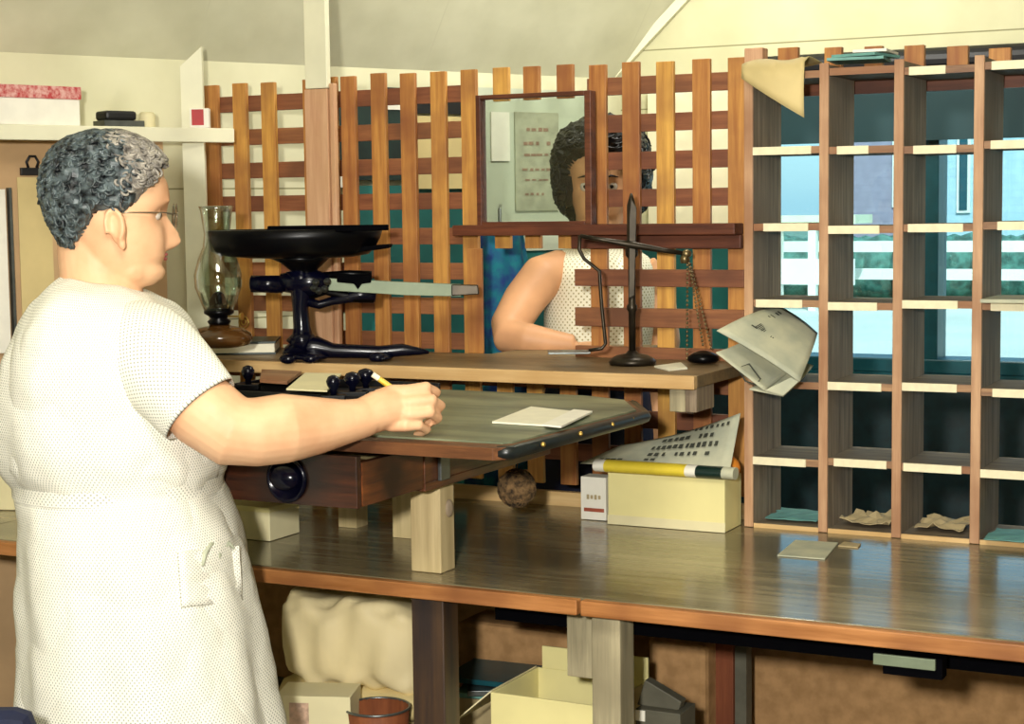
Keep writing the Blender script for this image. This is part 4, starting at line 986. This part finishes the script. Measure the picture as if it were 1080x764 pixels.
def densify(rows, m=4):
    """smooth catmull-rom between profile rows"""
    out = []
    n = len(rows)
    for i in range(n-1):
        p0, p1, p2, p3 = rows[max(i-1, 0)], rows[i], rows[i+1], rows[min(i+2, n-1)]
        for k in range(m):
            t = k/m
            out.append(tuple(.5*((2*b)+(c-a)*t+(2*a-5*b+4*c-d)*t*t+(-a+3*b-3*c+d)*t*t*t) for a, b, c, d in zip(p0, p1, p2, p3)))
    out.append(tuple(rows[-1])); return out
# --- the postmistress
D0 = 2.6
px0 = 130
base = P(px0, 1100, d=D0); base.z = 0
wo = thing('person', 'woman in a white dotted dress with grey hair and spectacles, writing at the desk', 'person', base, YAW)
bu0 = base.dot(RH)
def W(x, y, v=0.):
    """sight line at depth D0+v in the woman's own frame"""
    p = P(x, y, d=D0+v); return Vector((p.dot(RH)-bu0, v, p.z))
rows = [(299, 72, 142, .062), (304, 62, 156, .085), (313, 50, 168, .118), (328, 36, 184, .150), (350, 24, 198, .172), (385, 11, 212, .182), (425, 5, 224, .182), (460, 4, 234, .178), (484, 7, 238, .172), (500, 18, 234, .166), (510, 24, 231, .163), (524, 25, 235, .168),
        (560, 27, 249, .183), (610, 28, 262, .196), (690, 28, 280, .208), (780, 27, 297, .218), (880, 22, 316, .228), (985, 18, 334, .236)]
rows = densify(rows, 4)
def prow(y, xl, xr, b, grow=0):
    A, B = W(xl, y), W(xr, y); c = (A+B)/2; a = (B.x-A.x)/2
    return c, a, b
dr_rows = []
for y, xl, xr, b in rows:
    c, a, bb_ = prow(y, xl, xr, b); fa = .0015+.034*max(0, min(1, (y-520)/400)) if y > 510 else .0012
    tl = -.012*max(0, 1-(y-299)/40)
    if 498 < y < 515: a -= .002
    dr_rows.append((c, a, bb_, fa, tl))
mb = MB(); loft(mb, dr_rows, 96)
dress = mb.build('dress', m_dress, wo, smooth=True)
so = dress.modifiers.new('s', 'SOLIDIFY'); so.thickness = .003; so.offset = -1
def wrinkle(o, st, sz):
    tx = bpy.data.textures.new('wrinkle', 'CLOUDS'); tx.noise_scale = sz; tx.noise_depth = 2
    d = o.modifiers.new('w', 'DISPLACE'); d.texture = tx; d.strength = st; d.mid_level = .5
wrinkle(dress, .022, .11)
dress['label'] = 'white short-sleeved dress with tiny dots'
# belt band, pocket
mb = MB(); cB, aB, bB = prow(508, 19, 232, .166)
bt_rows = [(prow(y, xl, xr, b)[0], prow(y, xl, xr, b)[1]+.002, b+.002, .001) for y, xl, xr, b in ((501, 17, 234, .1665), (508, 19.5, 232.5, .165), (516, 20, 233.5, .166))]
loft(mb, bt_rows, 96); mb.build('waistband', m_dress, wo, smooth=True)
# patch pocket with a handkerchief corner showing
def on_skirt(x, y, lift=.004):
    p = W(x, y, 0); k = min(dr_rows, key=lambda q: abs(q[0].z-p.z)); u_ = max(-.97, min(.97, (p.x-k[0].x)/k[1])); v = -k[2]*math.sqrt(1-u_*u_)-lift
    q = W(x, y, v); u_ = max(-.97, min(.97, (q.x-k[0].x)/k[1])); v = -k[2]*math.sqrt(1-u_*u_)-lift
    return W(x, y, v)
mb = MB(); n = 8; vt = []; 
for i in range(n+1):
    for j in range(n+1):
        vt.append(on_skirt(188+ (252-188)*i/n+ (4*j/n), 582+(640-582)*j/n+ (3 if i == n else 0)*0-6*i/n, .012+.002*math.sin(PI*i/n)*(1-j/n)))
mb.add(vt, [(i*(n+1)+j, (i+1)*(n+1)+j, (i+1)*(n+1)+j+1, i*(n+1)+j+1) for i in range(n) for j in range(n)], [[(a/n*.125, b/n*.115) for a, b in ((i, j), (i+1, j), (i+1, j+1), (i, j+1))] for i in range(n) for j in range(n)])
o = mb.build('pocket', m_dress, wo, smooth=True); q = o.modifiers.new('s', 'SOLIDIFY'); q.thickness = .003; q.offset = 1
mb = MB()
mb.tube([on_skirt(214, 597, 0.017), on_skirt(216, 584, 0.021), on_skirt(222, 574, 0.019), on_skirt(228, 575, 0.021), on_skirt(231, 588, 0.021), on_skirt(233, 580, 0.020), on_skirt(241, 573, 0.019), on_skirt(247, 579, 0.019)], [.002, .004, .004, .004, .003, .004, .004, .002], 8)
mb.build('handkerchief', plain('grey_green_handkerchief', 'BFC4AC', .8), wo, smooth=True)
# sleeves
def sleeve(pts, rad, name='sleeve', n=40):
    mb = MB(); rings = []; pts = [Vector(p) for p in pts]
    upv = Vector((0, 1, 0))
    for i, p in enumerate(pts):
        t = (pts[min(i+1, len(pts)-1)]-pts[max(i-1, 0)]).normalized(); w_ = t.cross(upv).normalized(); q = w_.cross(t).normalized()
        rings.append([p+w_*rad[i]*math.cos(2*PI*j/n)*(1+.03*math.sin(5*2*PI*j/n+i*.6))+q*rad[i]*.92*math.sin(2*PI*j/n) for j in range(n)])
    mb.rings(rings, cap=False, uv=True); o = mb.build(name, m_dress, wo, smooth=True); s = o.modifiers.new('s', 'SOLIDIFY'); s.thickness = .003; s.offset = -1
    s = o.modifiers.new('ss', 'SUBSURF'); s.levels = s.render_levels = 1
    return o
sleeve([W(122, 346, -.04), W(140, 358, -.085), W(160, 376, -.118), W(180, 397, -.14), W(198, 416, -.152), W(213, 433, -.16)], [.040, .064, .070, .067, .063, .0605])
sleeve([W(120, 350, .10), W(150, 372, .135), W(175, 400, .16), W(190, 425, .17)], [.050, .066, .062, .056])
# body: one continuous surface
mb = MB()
S = .955
hc = W(121, 225, 0)
T = Matrix.Translation(hc) @ Matrix.Rotation(math.radians(15), 4, 'Z') @ Matrix.Rotation(math.radians(3), 4, 'Y')
add_head(mb, T, S)
mb.tube([W(100, 235, .0), W(100, 262, 0), W(104, 288, 0), W(106, 315, 0), W(106, 345, 0)], [.052, .056, .058, .066, .085], 28)
mb.ell(W(140, 284, 0), (.036, .045, .026));
for sy in (1, -1): mb.ell(T @ (Vector((.0575, sy*.029, .0035))*S), (.0120, .0125, .0098), nu=14, nv=10); mb.tube([T @ (Vector((.079, sy*.014, .020))*S), T @ (Vector((.079, sy*.03, .024))*S), T @ (Vector((.068, sy*.045, .019))*S)], [.003, .004, .002], 8)
# trunk inside the dress
mb.tube([W(106, 340), W(112, 380), W(118, 440), W(122, 505), W(135, 580), W(140, 640)], [.095, .13, .14, .135, .145, .12], 28)
# near arm
mb.tube([W(135, 362, -.10), W(175, 395, -.135), W(215, 434, -.16), W(245, 455, -.165), W(270, 456, -.155), (W(300, 452, -.135)), W(335, 449, -.105), W(365, 445, -.08), W(388, 440, -.06)], [.045, .050, .054, .0515, .0495, .0505, .042, .033, .0285], 24)
# palm
Rp = Matrix.Rotation(math.radians(10), 3, 'Y')
mb.tube([W(384, 440, -.062), W(398, 434, -.05), W(412, 431, -.04), W(424, 430, -.034), W(431, 430, -.030)], [.029, .031, .032, .028, .014], 20)
# fingers: knuckle, middle joint, curled tip
fing = [((420, 413), (449, 409), (460, 414), (452, 424), -.018), ((424, 425), (455, 422), (465, 428), (453, 436), -.028), ((424, 437), (453, 435), (462, 441), (450, 448), -.032), ((420, 449), (441, 448.5), (450, 453), (440, 459), -.032)]
for k, (a, b, c, d, v) in enumerate(fing):
    r = [.0098, .0088, .0082, .0075] if k < 3 else [.009, .0080, .0074, .0068]
    mb.tube([W(a[0]-9, a[1], v-.020), W(a[0]+8, a[1], v-.026), W(*b, v-.020), W(*c, v+.002), W(*d, v+.028)], [r[0]*1.1, r[0]*1.08]+r[1:], 12)
    mb.ell(W(*d, v+.028), (r[3],)*3, nu=12, nv=8); mb.ell(W(*b, v-.019), (r[1]*1.1,)*3, nu=12, nv=8)
mb.tube([W(398, 420, -.02), W(412, 414, .0), W(428, 412, .012), W(440, 418, .016)], [.013, .0115, .010, .008], 12); mb.ell(W(440, 418, .016), (.008,)*3, nu=12, nv=8)
# far arm, resting its hand on the desk behind the near one
mb.tube([W(130, 372, .10), W(170, 400, .15), W(205, 440, .165), W(225, 452, .16), W(260, 447, .12), W(300, 446, .075), W(330, 446, .05)], [.045, .048, .045, .044, .036, .028, .022], 20)
mb.ell(W(345, 447, .045), (.038, .03, .013))
for k in range(4): mb.tube([W(350, 443+k, .03+.014*k), W(368, 445+k, .02+.014*k), W(376, 448+k, .018+.013*k)], [.009, .008, .007], 10)
mb.tube([W(338, 447, .02), W(350, 450, .0), W(360, 451, -.01)], [.010, .009, .007], 10)
# legs
for v in (-.08, .08): mb.tube([W(140, 640, v*.9), Vector((.0, v, .50)), Vector((.0, v, .30)), Vector((-.005, v, .12)), Vector((-.01, v, .06)), Vector((.02, v, .03))], [.10, .075, .058, .040, .034, .03], 18)
body = mb.build('body', m_skin, wo)
remesh(body, .0030, 2, .5)
for v in (-.08, .08):
    mb = MB(); mb.ell((.035, v, .03), (.125, .044, .030)); mb.box((-.075, v-.03, 0), (-.03, v+.03, .03)); mb.build('shoe', m_black, wo, smooth=True)
# face details
def HP(x, y, z): return T @ (Vector((x, y, z))*S)
for sy in (1, -1):
    e = MB().ell(HP(.058, sy*.029, .000), (.0115, .0115, .0105), nu=16, nv=10).build('eye', m_eye, wo, smooth=True)
    MB().ell(HP(.0665, sy*.029, .000), (.0045, .005, .005), nu=10, nv=8).build('iris', m_iris, e, smooth=True)
mb = MB(); mb.tube([HP(.072, .020, -.064), HP(.079, .009, -.0625), HP(.0805, 0, -.062), HP(.079, -.009, -.0625), HP(.070, -.022, -.065)], [.001, .0025, .003, .0025, .001], 8)
mb.tube([HP(.072, .020, -.066), HP(.078, .008, -.0685), HP(.080, 0, -.069), HP(.078, -.008, -.0685), HP(.070, -.022, -.066)], [.001, .0025, .003, .0025, .001], 8)
mb.build('lips', m_lip, wo, smooth=True)
gl = MB()
for sy in (1, -1): gl.tube([HP(.093, sy*.033+.021*math.cos(a), -.002+.018*math.sin(a)) for a in [2*PI*j/24 for j in range(24)]], .0011, 6, True)
gl.tube([HP(.094, -.012, .000), HP(.098, 0, .004), HP(.094, .012, .012)], .0011, 6)
for sy in (1, -1): gl.tube([HP(.093, sy*.054, .002), HP(.07, sy*.072, .004), HP(.02, sy*.080, .002), HP(-.004, sy*.082, .000)], .0009, 6)
gg = gl.build('spectacles', m_glasses, wo, smooth=True)
ln_ = MB()
for sy in (1, -1): ln_.lathe([(.0205, 0), (.0205, .001)], HP(.0925, sy*.033, -.002), 24, (T.to_3x3() @ Vector((1, 0, 0))))
ln_.build('lenses', m_glass, gg)
# hair: a shell over the skull plus many curls
def hairline(x, y, z, front=.055):
    """distance above the hairline (positive inside the hair) in skull units"""
    # forehead line high at the front, dips behind the ear, nape low
    if x > .0: zl = .004+x*.95 - max(0, abs(y)-.05)*.6
    elif x > -.03: zl = .004
    else: zl = .004-(-.03-x)*1.9
    return z-max(zl, -.075)
def make_hair(name, T, S, mats, parent, ncurl, vol, curl_r, seed, mf=None, grey=True, low=0):
    r = np.random.RandomState(seed); mb = MB(); rings = head_rings(1.0, 60, 72); pts = []
    g = {}
    vs = []; keep = {}
    for i, ring in enumerate(rings):
        for j, v in enumerate(ring):
            h = hairline(v.x, v.y, v.z)+(low if (abs(v.y) > .04 and v.x < .045) else 0)
            th = vol*min(1, max(0, h)/.018)**.6
            if v.x < -.03: th *= 1.25
            nx = Vector((v.x*.9+.008, v.y*1.1, v.z)).normalized()
            n = .0045*math.sin(v.x*210+3*math.sin(v.z*95))*math.sin(v.z*190+2*math.sin(v.y*120))+.0025*math.sin(v.y*260+v.z*210)
            vs.append(v+nx*(th+(n if h > .004 else 0)-(.003 if h <= 0 else 0))); keep[len(vs)-1] = h > -.002
            if h > .006: pts.append((v+nx*(th*.85), nx))
    nt = 72
    for i in range(60):
        for j in range(nt):
            f = (i*nt+j, i*nt+(j+1) % nt, (i+1)*nt+(j+1) % nt, (i+1)*nt+j)
            if sum(keep[k] for k in f) >= 2:
                c = vs[f[0]]
                mb.cm = 1 if (mf and mf(c)) else 0
                mb.add([T @ (vs[k]*S) for k in f], [(0, 1, 2, 3)])
    for k in range(ncurl):
        p, nx = pts[r.randint(len(pts))]
        mb.cm = 1 if (mf and mf(p+Vector((r.randn()*.014, 0, 0)))) else 0
        t1 = nx.cross(Vector((r.randn(), r.randn(), r.randn()))).normalized(); t2 = nx.cross(t1)
        R_c = curl_r*r.uniform(.6, 1.4); a0 = r.rand()*6; sw = r.uniform(3, 5.5); q = []
        for m in range(9):
            a = a0+sw*m/8; rad = R_c*(1-.4*m/8); q.append(T @ ((p+t1*rad*math.cos(a)+t2*rad*math.sin(a)+nx*(.001+.003*math.sin(PI*m/8)))*S))
        mb.tube(q, [.0008, .0017, .002, .0022, .0022, .002, .0019, .0015, .0007], 5)
    o = mb.build(name, mats, parent, smooth=True); return o
make_hair('hair', T, S, [m_hair, m_hairg], wo, 1500, .013, .0085, 3, lambda p: p.x > .012+.25*(.06-p.z))
# pencil held in the hand
pc_ = thing('pencil', 'yellow pencil held in the writing hand', 'pencil', base, YAW)
p0, p1 = W(393, 395, -.0), W(452, 436, .010); dirv = (p1-p0).normalized()
MB().cyl(p0+dirv*.012, p1, .0042, .0042, 6).build('pencil_shaft', m_pencil, pc_); MB().cyl(p0, p0+dirv*.0115, .0043, .0043, 12).build('pencil_end', m_paper, pc_)
MB().cyl(p1, p1+dirv*.016, .0040, .0006, 8).build('pencil_tip', m_ledge_e, pc_)
# --- the customer beyond the opening
D1 = 3.88
cbse = P(628, 1000, d=D1); cbse.z = 0
cu = thing('person', 'customer with dark curly hair in a dotted blouse behind the lattice opening', 'person', cbse, YAW)
bc = cbse.dot(RH)
def V(x, y, v=0.): p = P(x, y, d=D1+v); return Vector((p.dot(RH)-bc, v, p.z))
S2 = .98
hc2 = V(634, 195, 0)
T2 = Matrix.Translation(hc2) @ Matrix.Rotation(math.radians(-98), 4, 'Z') @ Matrix.Rotation(math.radians(4), 4, 'Y')
mb = MB(); add_head(mb, T2, S2)
mb.tube([V(632, 215, .015), V(632, 250, .02), V(634, 275, .02)], [.052, .055, .075], 24)
mb.tube([V(632, 272, .02), V(632, 300, .02), V(628, 360, .02), V(626, 440, .03), V(626, 560, .04)], [.08, .115, .12, .12, .13], 24)
mb.tube([V(595, 283, .0), V(572, 292, -.04), V(552, 318, -.08), V(537, 344, -.13), V(536, 355, -.16), V(556, 358, -.18), V(585, 362, -.19), V(606, 364, -.195)], [.045, .050, .047, .042, .038, .036, .028, .022], 22)
mb.ell(V(620, 366, -.195), (.034, .022, .012))
for k in range(4): mb.tube([V(624, 366, -.215+.013*k), V(640, 367, -.218+.013*k), V(652, 368.5, -.218+.013*k)], [.008, .0075, .006], 8)
mb.tube([V(612, 366, -.21), V(622, 367, -.232), V(630, 368, -.24)], [.009, .008, .006], 8)
mb.tube([V(672, 285, .02), V(692, 310, .02), V(700, 360, .02), V(696, 420, 0), V(690, 470, -.03)], [.05, .045, .038, .03, .024], 18); mb.ell(V(688, 490, -.04), (.025, .016, .05))
for v in (-.09, .09): mb.tube([Vector((v*.9, .05, .85)), Vector((v, .05, .5)), Vector((v, .05, .1)), Vector((v, .0, .03))], [.085, .055, .036, .03], 16)
bd2 = mb.build('body', m_skin2, cu); remesh(bd2, .0055, 3)
mb = MB(); rowsC = densify([(262, 600, 662, .06), (272, 582, 682, .09), (290, 578, 690, .12), (330, 575, 690, .125), (380, 576, 684, .12), (405, 578, 680, .115)], 3)
rowsS = densify([(402, 574, 684, .125), (430, 570, 690, .135), (520, 560, 700, .15), (640, 545, 715, .17), (760, 535, 725, .18)], 3)
lr = []
for y, xl, xr, b in rowsC:
    A, B = V(xl, y, .02), V(xr, y, .02); lr.append(((A+B)/2, (B.x-A.x)/2, b, .004))
loft(mb, lr, 64); o = mb.build('dotted_blouse', m_dressc, cu, smooth=True); s = o.modifiers.new('s', 'SOLIDIFY'); s.thickness = .003
lr = []
for y, xl, xr, b in rowsS:
    A, B = V(xl, y, .02), V(xr, y, .02); lr.append(((A+B)/2, (B.x-A.x)/2, b, .01))
mb = MB(); loft(mb, lr, 64); mb.build('skirt', m_navy, cu, smooth=True)
for v in (-.09, .09): MB().ell((v, -.05, .035), (.045, .12, .034)).build('shoe', m_black, cu, smooth=True)
def HP2(x, y, z): return T2 @ (Vector((x, y, z))*S2)
for sy in (1, -1):
    e = MB().ell(HP2(.059, sy*.030, .0), (.0125,)*3, nu=16, nv=10).build('eye', m_eye, cu, smooth=True)
    MB().ell(HP2(.0675, sy*.030, .0), (.0055,)*3, nu=10, nv=8).build('iris', m_iris, e, smooth=True)
    MB().tube([HP2(.083, sy*.016, .020), HP2(.083, sy*.030, .025), HP2(.074, sy*.045, .021)], [.0015, .0025, .001], 6).build('eyebrow', m_hairc, cu, smooth=True)
mb = MB(); mb.tube([HP2(.071, .020, -.064), HP2(.080, .009, -.0625), HP2(.082, 0, -.062), HP2(.080, -.009, -.0625), HP2(.071, -.020, -.064)], [.0015, .004, .0045, .004, .0015], 8); mb.build('lips', m_lip, cu, smooth=True)
make_hair('hair', T2, S2, [m_hairc], cu, 1300, .040, .015, 11, low=.05)
# blue cloth hanging left of the customer's elbow
bc_ = thing('blue_coat', 'blue coat hanging left of the customer behind the opening', 'coat', (0, 0, 0)); p = P(528, 300, d=3.95); bc_.location = p; bc_.rotation_euler.z = YAW
mb = MB(); rings = []
for k, (w_, z) in enumerate(((.02, .14), (.05, .12), (.065, .03), (.07, -.15), (.085, -.4), (.09, -.6))):
    rings.append([Vector((w_*math.cos(t)*(1+.08*math.sin(6*t)), .03*math.sin(t)*(1+.3*math.sin(5*t)), z)) for t in [2*PI*j/48 for j in range(48)]])
mb.rings(rings).build('coat_cloth', m_blue, bc_, smooth=True)
MB().tube([(0, 0, .14), (0, .01, .17), (0, .3, .18)], .004, 8).build('hook', m_steel, bc_)
# ------------------------------------------------------------------ lights
def area(name, loc, target, size, energy, col, spread=None):
    l = bpy.data.lights.new(name, 'AREA'); l.size = size; l.energy = energy; l.color = col; o = bpy.data.objects.new(name, l); C.objects.link(o)
    o.location = loc; o.rotation_euler = (Vector(target)-Vector(loc)).to_track_quat('-Z', 'Y').to_euler()
    if spread: l.spread = spread
    return o
area('camera_flash', Vector((0, 0, 1.62))-RH*.22-FH*.15, P(500, 360, d=3),   .10, 84, (1, .97, .89))
area('room_fill', (-.6, .9, 2.45), (-1.5, 3.2, 1.0), .7, 30, (1, .95, .86))  # added fill to soften the flash, no fixture here
area('lobby_fill', (-1.2, 3.4, 2.35), (-1.9, 4.3, 1.2), .3, 14, (1, .97, .88))  # added fill that brightens the lobby walls, no fixture here
sun = bpy.data.lights.new('sun', 'SUN'); sun.energy = 6; sun.angle = .02; so_ = bpy.data.objects.new('sun', sun); C.objects.link(so_); so_.rotation_euler = (math.radians(50), 0, math.radians(25))
w = bpy.data.worlds.new('world'); bpy.context.scene.world = w; w.use_nodes = True; nt = w.node_tree
bg = nt.nodes['Background']; sk = nt.nodes.new('ShaderNodeTexSky'); sk.sky_type = 'PREETHAM' if False else 'NISHITA'
sk.sun_elevation = math.radians(45); sk.sun_rotation = math.radians(200); sk.sun_disc = False
mxw = nt.nodes.new('ShaderNodeMix'); mxw.data_type = 'RGBA'; mxw.inputs[0].default_value = .45; mxw.inputs[7].default_value = (4.5, 8, 11, 1)
nt.links.new(sk.outputs[0], mxw.inputs[6]); nt.links.new(mxw.outputs[2], bg.inputs[0]); bg.inputs[1].default_value = .22
for o in bpy.data.objects:
    if o.parent is None and 'category' in o:
        b = o.name.split('.')[0]
        g = {'rubber_stamp': 'rubber stamps in the tray on the desk', 'magazine': 'magazines heaped under the worktop', 'table_leg': 'wooden legs under the worktop', 'support_block': 'blocks holding up the writing desk',
             'wooden_house': 'houses across the road', 'loose_paper': 'papers in the bottom pigeonholes', 'paper_bundle': 'envelopes on top of the mail rack', 'pinned_notice': 'notices pinned on the dark green board'}.get(b)
        if g: o['group'] = g
sc_ = bpy.context.scene
vs_ = sc_.view_settings; vs_.view_transform = 'Standard'; vs_.look = 'None'; vs_.gamma = 1; vs_.exposure = .0; vs_.use_curve_mapping = False
